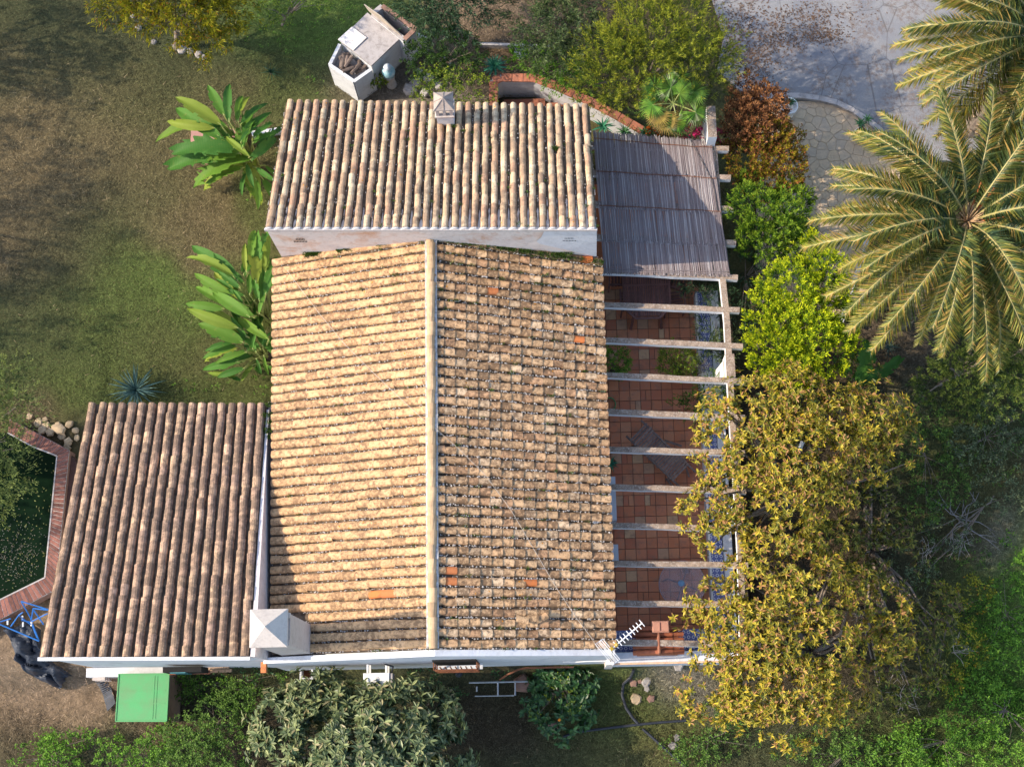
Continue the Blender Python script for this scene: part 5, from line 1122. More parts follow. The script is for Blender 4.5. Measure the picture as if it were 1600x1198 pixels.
L_loqd = leaf_mat('loquat_shade_leaf', (.13,.15,.03), (.30,.27,.05), ((.16,.10,.06), .2), (.03,.045,.012), .25, .5, .35)
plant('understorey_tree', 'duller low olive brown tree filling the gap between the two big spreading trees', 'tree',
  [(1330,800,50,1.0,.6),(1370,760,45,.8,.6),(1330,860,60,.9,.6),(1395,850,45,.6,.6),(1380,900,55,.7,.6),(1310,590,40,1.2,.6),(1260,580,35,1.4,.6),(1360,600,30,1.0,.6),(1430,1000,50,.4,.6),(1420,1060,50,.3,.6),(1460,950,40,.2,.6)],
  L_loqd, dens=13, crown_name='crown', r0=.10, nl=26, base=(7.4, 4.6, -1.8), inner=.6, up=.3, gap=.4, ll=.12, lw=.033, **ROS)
plant('magnolia_tree', 'glossy dark green tree with pale leaf rosettes at the bottom edge under the gable wall', 'tree',
  [(430,1118,40,1.5,.7),(480,1100,45,1.5,.7),(515,1090,36,1.5,.7),(555,1118,46,1.7,.7),(440,1165,52,1.7,.7),(510,1160,60,1.9,.7),(595,1108,40,1.6,.7),(640,1092,34,1.5,.7),(600,1150,55,2.0,.7),(660,1140,50,1.8,.7),(650,1195,60,2.0,.7),(560,1200,70,2.1,.7),(700,1180,40,1.4,.7),(690,1105,25,1.2,.7),(460,1215,60,1.9,.7)],
  L_mag, dens=24, crown_name='crown', r0=.12, nl=24, base=(-4.3, -.5, -.95), inner=.5, up=.3, gap=.3, ll=.165, lw=.058, **ROS)
# off to the west, mostly beyond the frame: the pepper tree by the pond and the row that shades the lawn
plant('pepper_tree', 'feathery grey green tree reaching in over the pond from the left edge', 'tree',
  [(-20,620,45,2.2,.6),(15,600,30,2.0,.6),(-10,690,40,2.2,.6),(0,740,36,2.1,.6),(-60,660,70,2.6,.7),(-70,760,70,2.4,.6),(12,765,20,2.4,.6),(26,640,24,2.6,.6),(14,610,26,2.6,.6),(8,700,22,2.5,.6)],
  L_willow, 'spray', dens=20, crown_name='crown', r0=.12, base=(-14.0, 6.6, -.1), L=.42, r=.06, k=15, ll=.085, lw=.014, fwd=1.2, droop=.35)
for i, (x, y, r, h) in enumerate(((-17.5,17.2,2.3,4.8),(-18.8,12.8,2.2,5.6),(-19.5,8.6,2.0,5.6),(-20.5,5.2,1.7,6.2),(-16.5,21.3,2.4,5.0))):
    pass
def world_tree(x, y, r, h, label, mat, dens=2.2):
    base = (x, y, 0.0); cs = [(x+rnd.uniform(-.5,.5)*r, y+rnd.uniform(-.6,.6)*r, h-rnd.random()*r*.8, r*rnd.uniform(.45,.62)) for _ in range(7)]
    Pn, D = [], []
    for (a, b, c, q) in cs:
        n = int(dens*6.28*q*q); d = unit(rng.normal(size=(n, 3))); Pn.append(np.array([a, b, c])+d*q*(1-.4*rng.random(n)**2)[:, None]); D.append(d)
    Pn = np.concatenate(Pn); D = unit(np.concatenate(D)+[0, 0, .2]); V, F, c = spray(Pn, D, .5, .2, 16, .17, .07, .7)
    e = empty('garden_tree', base, label, 'tree', 'trees along the west side of the lawn'); link('crown', npmesh('crown', V, F, mat, False, c), e)
    limbs(base, [tuple(q) for q in Pn[rng.permutation(len(Pn))[:40]]], .14, 16, .45).obj('trunk', M_bark, e)
world_tree(-17.6,17.3,2.0,4.9,'leafy tree beyond the left edge shading the top of the lawn', L_pine)
world_tree(-18.8,13.2,2.2,5.6,'leafy tree beyond the left edge shading the middle of the lawn', L_pine)
world_tree(-19.0,9.9,1.7,5.0,'leafy tree beyond the left edge casting gappy shade on the greener lawn', L_pine, 2.2)
world_tree(-18.6,6.4,2.0,6.6,'tall leafy tree beyond the left edge shading the annex roof', L_pine)
world_tree(-17.0,21.3,2.2,5.2,'leafy tree beyond the top left corner of the lawn', L_pine)
# conifers and bushes east of the pergola
CON = dict(mode='spray', L=.24, r=.07, k=26, ll=.062, lw=.022, fwd=1.1, spread_=.8)
plant('golden_conifer', 'bright yellow green conifer bush beside the pergola, largest of the golden ones', 'shrub',
  [(1206,500,38,2.2,.9),(1230,455,38,2.5,1.0),(1212,560,34,1.9,.9),(1250,520,48,2.4,.9),(1285,545,42,2.1,.8),(1235,585,36,1.7,.8),(1186,535,16,1.8,.8)], L_gold, dens=34, up=.45, r0=.08, bend=(.15,.5,.6), **CON)
plant('golden_conifer', 'smaller pointed yellow green conifer between the paving and the largest golden bush', 'shrub',
  [(1285,430,32,2.3,1.1),(1290,470,34,1.9,1.0),(1270,400,22,2.2,1.1),(1305,500,30,1.6,.9)], L_gold, dens=34, r0=.07, bend=(.15,.5,.6), **CON)
plant('green_conifer', 'fresh green conifer bush beside the reed matting', 'shrub',
  [(1178,330,34,1.9,.9),(1210,345,40,2.0,.9),(1186,380,30,1.7,.8),(1225,375,34,1.5,.8),(1235,320,26,1.5,.9),(1168,292,14,1.5,.8),(1250,395,26,1.2,.8)], L_grncon, dens=34, r0=.07, bend=(.1,.45,.6), **CON)
plant('dying_conifer', 'half dead orange and olive conifer bush at the pergola corner', 'shrub',
  [(1175,255,36,1.6,.8),(1215,270,36,1.5,.8),(1205,220,30,1.7,.9),(1234,225,16,1.5,.9),(1225,250,28,1.5,.8),(1190,290,28,1.3,.8)], L_mixcon, dens=32, r0=.06, bend=(.1,.4,.6), **CON)
plant('dead_conifer', 'dead rusty brown conifer bush with upright tips beside the white pergola column', 'shrub',
  [(1165,195,34,1.8,1.0),(1190,175,34,2.0,1.2),(1160,150,14,2.2,1.4),(1185,210,34,1.6,.9),(1198,165,12,2.1,1.2),(1150,220,22,1.3,.8),(1163,128,6,2.3,1.4)], L_brown, dens=34, r0=.06, bend=(.05,.35,.9), **CON)
OLE = dict(mode='spray', L=.34, r=.05, k=13, ll=.125, lw=.020, fwd=.9)
plant('oleander_bush', 'grey green oleander between the conifers and the pergola rail', 'shrub', [(1165,415,30,1.0,.8),(1180,440,28,.9,.8),(1160,470,22,.7,.8),(1210,410,26,.9,.8),(1150,505,16,.5,.8)], L_dolea, dens=12, r0=.04, **OLE)
plant('oleander_bush', 'small oleander in the planter at the reed mat corner', 'shrub', [(1090,445,18,1.0,.8),(1108,455,16,.9,.8)], L_dolea, dens=22, r0=.02, base=(3.75,10.1,.36), **OLE)
plant('oleander_bush', 'sprawling oleander in the planter under the third and fourth bare beams', 'shrub', [(1112,510,16,.9,.8),(1120,535,17,1.0,.8),(1107,560,12,.8,.8),(1150,560,14,.9,.8)], L_olea, dens=20, r0=.02, base=(3.80,8.9,.36), **OLE)
plant('planter_shrub', 'ragged green shrub in the planter below the buttressed column', 'shrub', [(1095,622,16,.8,.8),(1110,610,14,.9,.8),(1080,640,12,.7,.8)], L_weed, dens=24, r0=.02, base=(3.9,7.5,.36), **OLE)
M_tw = plain('dry_twig', (.42,.36,.30), (.28,.23,.19), 20, .9, 0)
def twigs(name, label, c, n, l, up=.6, r=.006, mat=None, cat='twigs'):
    m = MB(); c = Vector(c)
    for _ in range(n):
        a = rnd.random()*6.28; d = Vector((math.cos(a), math.sin(a), rnd.uniform(0, up))).normalized(); p = c+Vector((rnd.gauss(0,.05),rnd.gauss(0,.05),0)); pts = [p]
        for _k in range(4): d = (d+Vector((rnd.gauss(0,.3),rnd.gauss(0,.3),rnd.gauss(0,.12)))).normalized(); p = p+d*l/4; pts.append(p)
        m.tube(pts, [r, r*.9, r*.7, r*.5, r*.3], 4)
        for _j in range(2): q = pts[rnd.randint(1, 3)]; dd_ = (d+Vector((rnd.gauss(0,.8),rnd.gauss(0,.8),.1))).normalized(); m.tube([q, q+dd_*l*.22, q+dd_*l*.4+Vector((0,0,-.02))], [r*.6, r*.4, r*.2], 4)
    tag(m.obj(name, mat or M_tw), label, cat)
twigs('dry_twigs', 'dry pale twigs in the planter beside the buttressed column', P(1088,572,.8), 34, .30)
twigs('dead_branches', 'bleached dead branches of a fallen shrub on the bare earth at right', G(1505,815,.15), 9, .9, .35, .018, plain('bleached_wood', (.26,.24,.22), (.18,.165,.15), 12, .9), 'branches')
for i, (a, b) in enumerate(((1395,1040),(1410,1090),(1350,960),(1490,1015),(1450,860),(1500,845))):
    twigs('bare_twigs', 'spray of bare grey twigs showing '+('among the leaves right of the lower tree','near the right weeds below the tree','inside the olive foliage at right','on the slope near the right edge','above the dark soil at right','beside the fallen branches')[i], G(a, b, .5), 8, .4, .6, .008)
# bushes at the top
plant('feathery_bush', 'large feathery yellow green bush behind the fan palm', 'shrub',
  [(1010,60,55,3.2,.8),(1060,50,50,3.4,.8),(1090,95,42,3.0,.8),(960,110,48,2.6,.8),(1000,125,50,2.6,.8),(1075,120,36,2.2,.8),(950,80,35,2.6,.8),(1000,10,40,3.0,.8),(940,140,30,1.9,.8),(1115,125,20,1.8,.8),(975,165,26,1.5,.7),(1120,80,22,2.6,.8)], L_feather, mode='spray', dens=22, r0=.10, nl=20, bend=(.1,.45,.5), L=.46, r=.045, k=26, ll=.085, lw=.013, fwd=1.3, inner=.55)
plant('oleander_bush', 'tall pale oleander left of the feathery bush at the top edge', 'shrub', [(850,50,38,2.2,.8),(890,30,40,2.4,.8),(900,80,34,2.0,.8),(820,20,30,1.9,.8),(860,90,26,1.6,.8),(930,0,40,2.4,.8),(880,-20,40,2.4,.8)], L_olea, dens=21, r0=.06, **OLE)
plant('oleander_bush', 'dark oleander cut off by the top edge right of the masonry grill', 'shrub', [(670,10,34,2.2,.8),(710,20,38,2.3,.8),(740,5,28,2.1,.8),(700,-20,50,2.6,.8),(640,-5,26,2.0,.8),(685,45,24,1.5,.8)], L_dolea, dens=22, r0=.06, **OLE)
plant('dark_bush', 'dense dark green bush between the masonry grill and the roof chimney', 'shrub', [(690,70,24,1.4,.8),(720,85,26,1.3,.8),(670,95,22,1.1,.8),(705,105,24,1.0,.8),(650,90,14,1.0,.8)], L_pine, dens=26, r0=.05, **CON)
plant('lime_bush', 'yellow green leafy bush right behind the small roof chimney', 'shrub', [(690,140,26,1.3,.8),(725,135,30,1.3,.8),(750,145,22,1.1,.8),(670,125,18,1.1,.8),(665,150,16,1.0,.8)], L_lime, mode='spray', dens=24, r0=.04, L=.16, r=.06, k=11, ll=.055, lw=.024, fwd=.7)
plant('dark_bush', 'low bright green bush behind the coping of the garden wall', 'shrub', [(835,95,22,.9,.7),(815,100,18,.8,.7),(870,105,30,1.1,.8),(900,125,24,1.2,.8),(850,115,14,.9,.7)], L_weedb, dens=22, r0=.04, **CON)
plant('yellow_bush', 'tall yellow green bush at the top left cut by the frame', 'shrub', [(240,10,45,2.2,.8),(285,25,45,2.2,.8),(330,35,40,2.0,.8),(350,15,38,2.1,.8),(200,-10,50,2.3,.8),(310,-20,60,2.8,.8),(325,65,26,1.3,.7),(230,-40,60,2.8,.8),(370,10,24,1.8,.8)], L_yel, mode='spray', dens=20, r0=.08, nl=20, bend=(.05,-.15,.4), L=.34, r=.05, k=18, ll=.12, lw=.014, fwd=1.0, inner=.6)
plant('lime_bush', 'light green shrub at the top edge between the yellow bush and the grill', 'shrub', [(430,10,26,1.0,.8),(460,0,28,1.1,.8),(500,-10,30,1.1,.8),(415,25,16,.8,.7)], L_lime, dens=14, r0=.04, mode='spray', L=.16, r=.06, k=11, ll=.06, lw=.024, fwd=.7)
plant('golden_conifer', 'dark lacy conifer mass with lit right side below the palm fronds', 'shrub',
  [(1510,560,45,1.4,.7),(1555,530,50,1.6,.8),(1590,570,50,1.6,.8),(1480,600,42,1.0,.6),(1540,600,50,1.2,.7),(1600,500,50,1.8,.8)], leaf_mat('juniper', (.055,.095,.02), (.15,.19,.035), None, (.012,.035,.010), .2, .6, .2), dens=17, r0=.08, inner=.5, **CON)
plant('potted_bush', 'round green potted bush half under the roof eave', 'potted bush', [(958,560,24,.95,.9),(962,570,20,.75,.9)], L_weedb, dens=80, r0=.02, base=tuple(P(958,575,0)), mode='spray', L=.10, r=.05, k=10, ll=.042, lw=.018, fwd=.8)
plant('potted_bush', 'round green potted bush standing free in the middle of the patio', 'potted bush', [(1058,563,26,1.0,.8),(1048,570,18,.8,.9),(1070,568,18,.8,.9)], L_lime, dens=75, r0=.02, base=tuple(P(1056,580,0)), mode='spray', L=.11, r=.05, k=10, ll=.045, lw=.018, fwd=.8)
pot('bush_pot', tuple(P(1058,585,0)), .17, .32, M_terra, 'terracotta pot holding the bush in the middle of the patio', 'pot')
pot('bush_pot', tuple(P(958,585,0)), .17, .32, M_terra, 'terracotta pot holding the bush beside the house wall', 'pot')
for i, (a, b, z, lab) in enumerate(((577,128,.3,'small potted plant at the foot of the masonry grill, left of two'),(587,130,.3,'small potted plant with upright leaves at the foot of the masonry grill'))):
    c = P(a, b, 0); pot('small_pot', tuple(c), .10, .2, M_terra, lab.replace('potted plant', 'terracotta pot').replace('with upright leaves ', 'on the right '), 'pot')
    plant('pot_plant', lab, 'plant', [(a, b-6, 7+3*i, .42, 1.0)], L_lime, dens=90, r0=.01, base=(c.x, c.y, .17), mode='spray', L=.12, r=.03, k=8, ll=.09, lw=.028, fwd=.6)
# flowers
plant('bougainvillea', 'magenta bougainvillea at the foot of the white pergola column', 'flowers', [(1085,193,16,1.5,.7),(1098,212,13,1.6,.7),(1070,203,11,1.3,.7),(1122,215,13,1.4,.7)], L_pink, dens=34, r0=.02, mode='spray', L=.08, r=.06, k=9, ll=.045, lw=.032, fwd=.5)
plant('orange_flowers', 'orange flowering shrub beside the fan palm trunk', 'flowers', [(1025,200,9,1.5,.7),(1075,188,9,1.7,.7),(1118,232,10,1.5,.7),(1018,210,8,1.4,.7)], L_red, dens=36, r0=.02, mode='spray', L=.08, r=.05, k=9, ll=.045, lw=.028, fwd=.5)
plant('ground_shrub', 'green undergrowth beneath the fan palm and flowers', 'shrub', [(1040,200,30,.4,.6),(1090,215,30,.35,.6),(1000,195,22,.4,.6),(1120,250,14,.4,.8),(1128,310,12,.3,.8)], L_weed, dens=22, r0=.02, mode='spray', L=.14, r=.05, k=10, ll=.05, lw=.02, fwd=.7)
# low weeds and ground cover
def cover(name, label, regs, mat, dens, ll, lw, k=8, L=.10, r=.07, tmpl=LF_DIA, h=.12):
    Pn = []
    for (cx, cy, rx, ry) in regs:
        n = int(dens*rx*ry*mpp(0)**2*3.14); a = rng.random(n)*6.283; q = np.sqrt(rng.random(n)); px = cx+rx*q*np.cos(a); py = cy+ry*q*np.sin(a)
        _, _, x, y, z = spread_pts(px, py); keep = vn(x, y, .55)+.25*vn(x, y, .2) > .38+.15*(q[:len(x)] if len(x) == n else 0)
        hh = h*(vn(x, y, .45)**1.5)*2
        Pn.append(np.stack([x, y, z+hh], -1)[keep])
    Pn = np.concatenate(Pn); A = unit(rng.normal(size=Pn.shape)*[.5, .5, .2]+[0, 0, 1.]); V, F, c = spray(Pn, A, L, r, k, ll, lw, .5, tmpl, 1.0)
    tag(link(name, npmesh(name, V, F, mat, False, c)), label, 'ground cover', kind='stuff')
def spread_pts(px, py):
    z = np.zeros(len(px))
    for _ in range(5):
        r = CM @ np.stack([px-CXP, -(py-CYP), np.full(len(px), -FPX)]); t = (z-CAMH)/r[2]; x, y = r[0]*t, r[1]*t; z = gz(x, y)
    return px, py, x, y, z
cover('bright_weeds', 'lush bright green weeds along the right edge and bottom right', [(1560,1010,60,120),(1500,1130,110,80),(1590,880,30,70),(1380,1185,90,30),(1440,1170,60,50),(1600,1150,60,80)], L_weedb, 80, .060, .022, 9, .12, .07, h=.25)
cover('olive_weeds', 'dull olive weeds on the slope right of the big trees', [(1480,940,70,80),(1450,740,60,110),(1530,700,70,90),(1560,640,50,60),(1420,660,30,60),(1490,880,60,50),(1400,1130,60,60)], L_weed, 45, .055, .018, 8, .10, .06, h=.12)
cover('shade_weeds', 'dark green weeds at the bottom edge below the lower spreading tree', [(1130,1165,90,40),(1230,1180,80,30),(1060,1180,50,30),(1290,1150,50,50)], L_weed, 60, .055, .02, 9, .12, .06, h=.16)
cover('nettle_patch', 'dense green weeds between the plastic box and the dark tree at bottom left', [(330,1075,70,26),(360,1110,50,30),(110,1165,70,30),(160,1180,90,30),(90,1190,60,20),(230,1160,60,40)], L_weedb, 80, .060, .022, 9, .12, .07, h=.2)
cover('wall_weeds', 'dark green leafy weeds along the foot of the gable wall', [(780,1052,60,12),(400,1052,80,14),(740,1075,50,24),(660,1060,40,14)], L_bdleaf, 70, .07, .035, 7, .10, .07, h=.16)
cover('lawn_weeds', 'fresh green weeds beside the house wall and around the lawn edge', [(395,300,16,50),(405,600,20,26),(410,40,40,40),(530,20,50,26),(480,60,40,50),(410,640,20,10),(320,600,60,14),(510,130,30,20)], L_weedb, 30, .045, .016, 7, .09, .05, h=.08)
plant('leafy_bush', 'bushy mid green shrub at the bottom left below the plastic box', 'shrub', [(330,1130,34,.2,.6),(300,1155,36,.2,.6),(345,1165,36,.25,.6),(265,1170,30,.0,.6),(370,1095,24,.0,.6),(310,1190,40,.2,.6)], L_weed, dens=34, r0=.03, mode='spray', L=.14, r=.07, k=12, ll=.055, lw=.024, fwd=.6)
plant('leafy_bush', 'lighter green low shrub at the bottom edge left of the dark tree', 'shrub', [(240,1175,26,.0,.6),(215,1190,28,.0,.6),(180,1195,26,-.1,.6)], L_weedb, dens=34, r0=.03, mode='spray', L=.14, r=.07, k=12, ll=.055, lw=.024, fwd=.6)
plant('broadleaf_plant', 'large leaved dark green plants with yellow buds below the gable wall', 'plant', [(860,1080,34,-.45,.3),(895,1075,30,-.45,.3),(835,1105,26,-.5,.3),(880,1115,38,-.45,.3),(910,1105,22,-.5,.3),(870,1060,36,-.5,.3),(915,1065,18,-.5,.3)], L_bdleaf, dens=26, gap=.3, r0=.02, mode='rosette', k=7, ll=.13, lw=.07, up=.8)
plant('yellow_buds', 'scattered yellow green buds on the large leaved plants below the wall', 'flowers', [(878,1060,8,.05,.6),(890,1085,8,.05,.6),(860,1082,7,.05,.6),(895,1105,8,.05,.6),(835,1115,6,.0,.6)], L_lime, dens=30, r0=.01, mode='rosette', k=7, ll=.05, lw=.02)
tag(MB().lathe(tuple(P(874,1124,-.1)), [(.01,-.03),(.035,0),(.01,.03)], 10).obj('orange_fruit', plain('orange_skin', (.75,.25,.02), bump=0), None, True), 'single orange fruit lying among the large leaved plants', 'fruit')

UG = dict(mode='spray', L=.16, r=.10, k=13, ll=.062, lw=.026, fwd=.6)
for i, (bl, mt, lab) in enumerate((
  ([(1570,950,40,-.7,.5),(1600,900,36,-.7,.5),(1590,1010,45,-.7,.5),(1550,1040,40,-.8,.5)], L_weedb, 'bright green weed thicket on the right edge, upper part'),
  ([(1580,1090,48,-.7,.5),(1530,1110,42,-.8,.5),(1600,1150,48,-.7,.5),(1560,1170,40,-.8,.5)], L_weedb, 'bright green weed thicket on the right edge, lower part'),
  ([(1490,1150,40,-.8,.5),(1450,1175,42,-.8,.5),(1500,1195,40,-.8,.5),(1400,1190,40,-.8,.5)], L_weedb, 'bright green weed thicket at the bottom edge near the right corner'),
  ([(1340,1175,36,-.8,.5),(1290,1190,40,-.8,.5),(1240,1190,36,-.8,.5)], L_weed, 'dark green weed thicket at the bottom edge below the lower spreading tree'),
  ([(1110,1150,34,-.7,.5),(1150,1170,36,-.7,.5),(1090,1185,30,-.7,.5)], L_weed, 'dark green weed thicket left of the lower spreading tree at the bottom edge'),
  ([(1480,960,34,-.6,.5),(1500,1010,36,-.7,.5),(1470,1050,30,-.7,.5),(1520,930,26,-.7,.5)], L_yel, 'yellowish olive scrub on the slope left of the bright thicket'),
  ([(1450,700,36,-.5,.5),(1470,750,36,-.5,.5),(1440,650,30,-.5,.5),(1430,790,34,-.5,.5)], L_weed, 'green scrub on the slope right of the upper spreading tree'),
  ([(1540,680,36,-.5,.5),(1580,640,36,-.4,.5),(1510,700,30,-.5,.5),(1590,710,36,-.5,.5)], L_grey, 'grey green scrub on the right edge below the palm'),
  ([(1560,770,34,-.6,.5),(1590,800,30,-.6,.5),(1480,830,28,-.6,.5),(1420,880,36,-.5,.5)], L_grey, 'brownish olive scrub around the fallen branches'),
  ([(300,1070,26,-.5,.5),(340,1062,30,-.5,.5),(380,1075,26,-.5,.5),(420,1060,24,-.5,.5),(460,1056,20,-.5,.5)], L_weed, 'dark green weeds between the plastic box and the stone sink'),
  ([(60,1185,30,-.6,.5),(100,1175,34,-.6,.5),(140,1180,30,-.6,.5),(90,1195,30,-.6,.5)], L_weedb, 'bright green weeds at the bottom left corner'))):
    plant('weed_thicket', lab, 'shrub', bl, mt, dens=17, r0=.02, gap=.45, inner=.5, **UG)
# ---- paddle leaves (bird of paradise), built leaf by leaf
def paddle_mesh(L, w, bend, fold, torn, mat, nx=12, ny=3):
    vs = []; 
    for i in range(nx+1):
        t = i/nx; ww = w*(math.sin(math.pi*min(1, t*.97+.03))**.62)*(1-.25*t)
        x = L*math.sin(bend*t)/bend if bend > .01 else L*t; z = -L*(1-math.cos(bend*t))/bend if bend > .01 else 0
        for j in range(-ny, ny+1):
            s = j/ny; tj = (torn*rnd.uniform(-.10, .10) if abs(j) == ny else 0)
            vs.append((x+tj+abs(s)*.10*w, s*ww*.5*math.cos(fold*(1-.4*t)), z+abs(s)*ww*.5*math.sin(fold)+ (0.01*math.sin(i*1.9) if abs(j) == ny else 0)))
    k = 2*ny+1; f = []
    for i in range(nx):
        for j in range(2*ny):
            if torn and j in (0, 2*ny-1) and rnd.random() < torn*.5 and i % 2: continue
            f.append((i*k+j, (i+1)*k+j, (i+1)*k+j+1, i*k+j+1))
    m = MB(); m.add(vs, f); me = m.mesh('leaf_blade', mat, True); return me
d = Nd('paddle_leaf'); r_ = d.new('ShaderNodeObjectInfo').outputs['Random']; k = d.ramp(r_, [(0, (.035,.12,.018)), (.4, (.06,.17,.02)), (.7, (.10,.20,.02)), (.93, (.20,.25,.03))])
wv = d.new('ShaderNodeTexWave'); wv.inputs['Scale'].default_value = 14; wv.inputs['Distortion'].default_value = 1.5; tc = d.new('ShaderNodeTexCoord'); d.li(tc.outputs['Object'], wv.inputs['Vector'])
k = d.mix(d.math('MULTIPLY', wv.outputs[0], .18), k, (.12,.20,.04)); k = d.mix(d.ramp(d.noise(7, 5, .7), [(.58, 0.0), (.8, .5)]), k, (.26,.20,.06)); d.col(k, .62, .2); d.bump(wv.outputs[0], .15, .01)
tr = d.new('ShaderNodeBsdfTranslucent'); d.inp(tr.inputs[0], k); mx = d.new('ShaderNodeMixShader'); mx.inputs[0].default_value = .22; d.li(d.b.outputs[0], mx.inputs[1]); d.li(tr.outputs[0], mx.inputs[2]); d.li(mx.outputs[0], d.out.inputs[0]); M_pad = d.m
M_rib = plain('leaf_rib', (.30,.34,.10), (.22,.26,.08), 9, .5, 0)
PADS = [paddle_mesh(1, .26, .75, .30, 0, M_pad), paddle_mesh(1, .23, 1.0, .45, .2, M_pad), paddle_mesh(1, .30, .5, .22, .1, M_pad)]
TORN = [paddle_mesh(1, .34, .9, .25, .9, M_pad, 18, 3), paddle_mesh(1, .32, 1.2, .2, .9, M_pad, 18, 3)]
def orient(p, d, up, s, sw=1.0):
    d = Vector(d).normalized(); up = Vector(up); y = up.cross(d).normalized(); z = d.cross(y); Mx = Matrix((d*s, y*s*sw, z*s)).transposed().to_4x4(); Mx.translation = p; return Mx
def paddle_plant(label, base, leaves, name='bird_of_paradise', group='bird of paradise clumps by the west wall'):
    e = empty(name, base, label, 'plant', group); base = Vector(base); mb = MB()
    ex = [(a+rnd.gauss(4, 9), b+rnd.gauss(2, 9), c_+rnd.gauss(10, 13), d_+rnd.gauss(0, 14), max(.4, z-rnd.uniform(.2, .8)), 1 if rnd.random() < .35 else t) for (a, b, c_, d_, z, t) in leaves] if len(leaves) > 6 else []
    for (ax, ay, bx_, by_, z0, torn) in leaves+ex:     # leaf base and tip as photographed
        a = P(ax, ay, z0); b = P(bx_, by_, z0+rnd.uniform(-.25, .1)); d = b-a; s = d.length*1.12; d.z += .35*d.length
        me = TORN[rnd.randrange(2)] if torn else PADS[rnd.randrange(3)]; roll = Vector((rnd.gauss(0,.3), rnd.gauss(0,.3), 1)); Mx = orient(a, d, roll, s, rnd.uniform(.85, 1.15))
        o = link('leaf', me, e, Mx)
        m = MB(); q = [Mx @ Vector((math.sin(.75*t)/.75 if True else t, 0, -(1-math.cos(.75*t))/.75+.012)) for t in (0, .3, .6)]; 
        b0 = base+Vector((rnd.gauss(0,.08), rnd.gauss(0,.10), 0)); m.tube([b0, b0.lerp(a, .6)+Vector((0,0,.15)), a, q[1]*.25+a*.75], [.03, .022, .014, .008], 6); m.obj('leaf_stalk', M_rib, e)
    MB().tube([base+Vector((0,0,-.1)), base+Vector((.02,.02,.35))], [.13, .09], 10).obj('stem', M_bark_d, e)
paddle_plant('bird of paradise plant with torn yellowing leaves beside the north block wall', tuple(P(398,265,.1)),
 [(335,200,262,202,1.9,0),(345,195,285,158,2.0,0),(350,180,328,140,2.1,0),(358,190,355,131,2.2,0),(372,190,375,148,2.1,0),(345,215,278,178,1.8,0),(378,232,392,184,1.9,0),(395,215,423,192,1.8,1),(372,232,275,228,1.7,1),(375,240,304,248,1.6,1),(392,250,436,215,1.6,1),
  (380,262,325,278,1.3,1),(385,270,372,300,1.0,0),(400,280,410,322,.9,0),(400,262,425,285,1.1,0),(360,215,340,205,1.7,0),(390,245,350,215,1.8,0),(385,255,395,290,1.2,0),(376,222,398,195,2.0,0),(352,240,330,262,1.2,0)])
paddle_plant('wide bird of paradise clump by the wall, upper of the two lower clumps', tuple(P(418,500,.1)),
 [(365,432,301,389,1.9,0),(372,440,340,402,1.8,0),(385,425,380,381,1.9,0),(392,410,398,358,2.0,0),(405,415,400,365,1.9,1),(400,440,405,382,2.0,1),(415,425,418,375,1.7,0),(365,455,340,433,1.7,0),(362,462,310,438,1.7,0),(375,450,345,430,1.8,0),(390,460,392,431,1.9,0),(382,462,355,455,1.7,0),(400,455,420,448,1.7,0),
  (390,495,336,462,1.9,0),(405,490,410,462,1.8,0),(350,482,299,482,1.7,0),(405,470,396,430,2.0,0),(415,460,425,420,1.8,0),(380,475,365,452,1.8,0)])
paddle_plant('wide bird of paradise clump by the wall, lower one nearest the agave', tuple(P(420,560,.1)),
 [(372,512,297,494,1.8,0),(380,535,320,510,1.7,0),(420,530,368,500,1.7,0),(395,545,398,516,1.6,0),(400,550,385,518,1.5,0),(365,535,322,545,1.5,0),(370,540,324,556,1.4,0),(385,550,340,565,1.4,0),(372,565,322,578,1.3,0),(382,575,344,590,1.2,0),(400,560,409,582,1.2,0),(412,555,418,585,1.2,0),(410,540,420,520,1.5,0),(385,525,360,500,1.6,0),(395,570,380,592,1.0,0)])
# cycad-like big leaves and small yucca right of the trees
paddle_plant('dark green plant with two long comb leaves below the palm', tuple(G(1342,605)), [(1342,600,1365,527,.2,1),(1345,600,1410,567,.1,1),(1340,600,1338,545,.1,1),(1338,605,1310,560,.1,1)], 'banana_plant', 'comb leaved plants below the palm')
# ---- agaves, built leaf by leaf
def blade_mesh(mat, w, curl=.25, nx=5):
    m = MB(); vs = []
    for i in range(nx+1):
        t = i/nx; ww = w*(1-t)**.7*(.7+.6*t if t < .4 else 1)*(1 if i < nx else .02); z = -curl*t*t
        vs += [(t, -ww/2, z+.03), (t, 0, z), (t, ww/2, z+.03)]
    f = []
    for i in range(nx): f += [(3*i, 3*i+3, 3*i+4, 3*i+1), (3*i+1, 3*i+4, 3*i+5, 3*i+2)]
    return m.add(vs, f).mesh('leaf_blade', mat, True)
M_agb = plain('agave_blue', (.12,.21,.17), (.08,.15,.12), 5, .6, .1, var=.35); M_agg = plain('agave_green', (.07,.20,.07), (.04,.13,.04), 5, .5, .1, var=.3); M_agd = plain('agave_dark', (.03,.10,.045), (.02,.06,.03), 5, .5, .1, var=.3)
M_agt = plain('agave_teal', (.05,.24,.13), (.03,.15,.09), 5, .5, .1, var=.3)
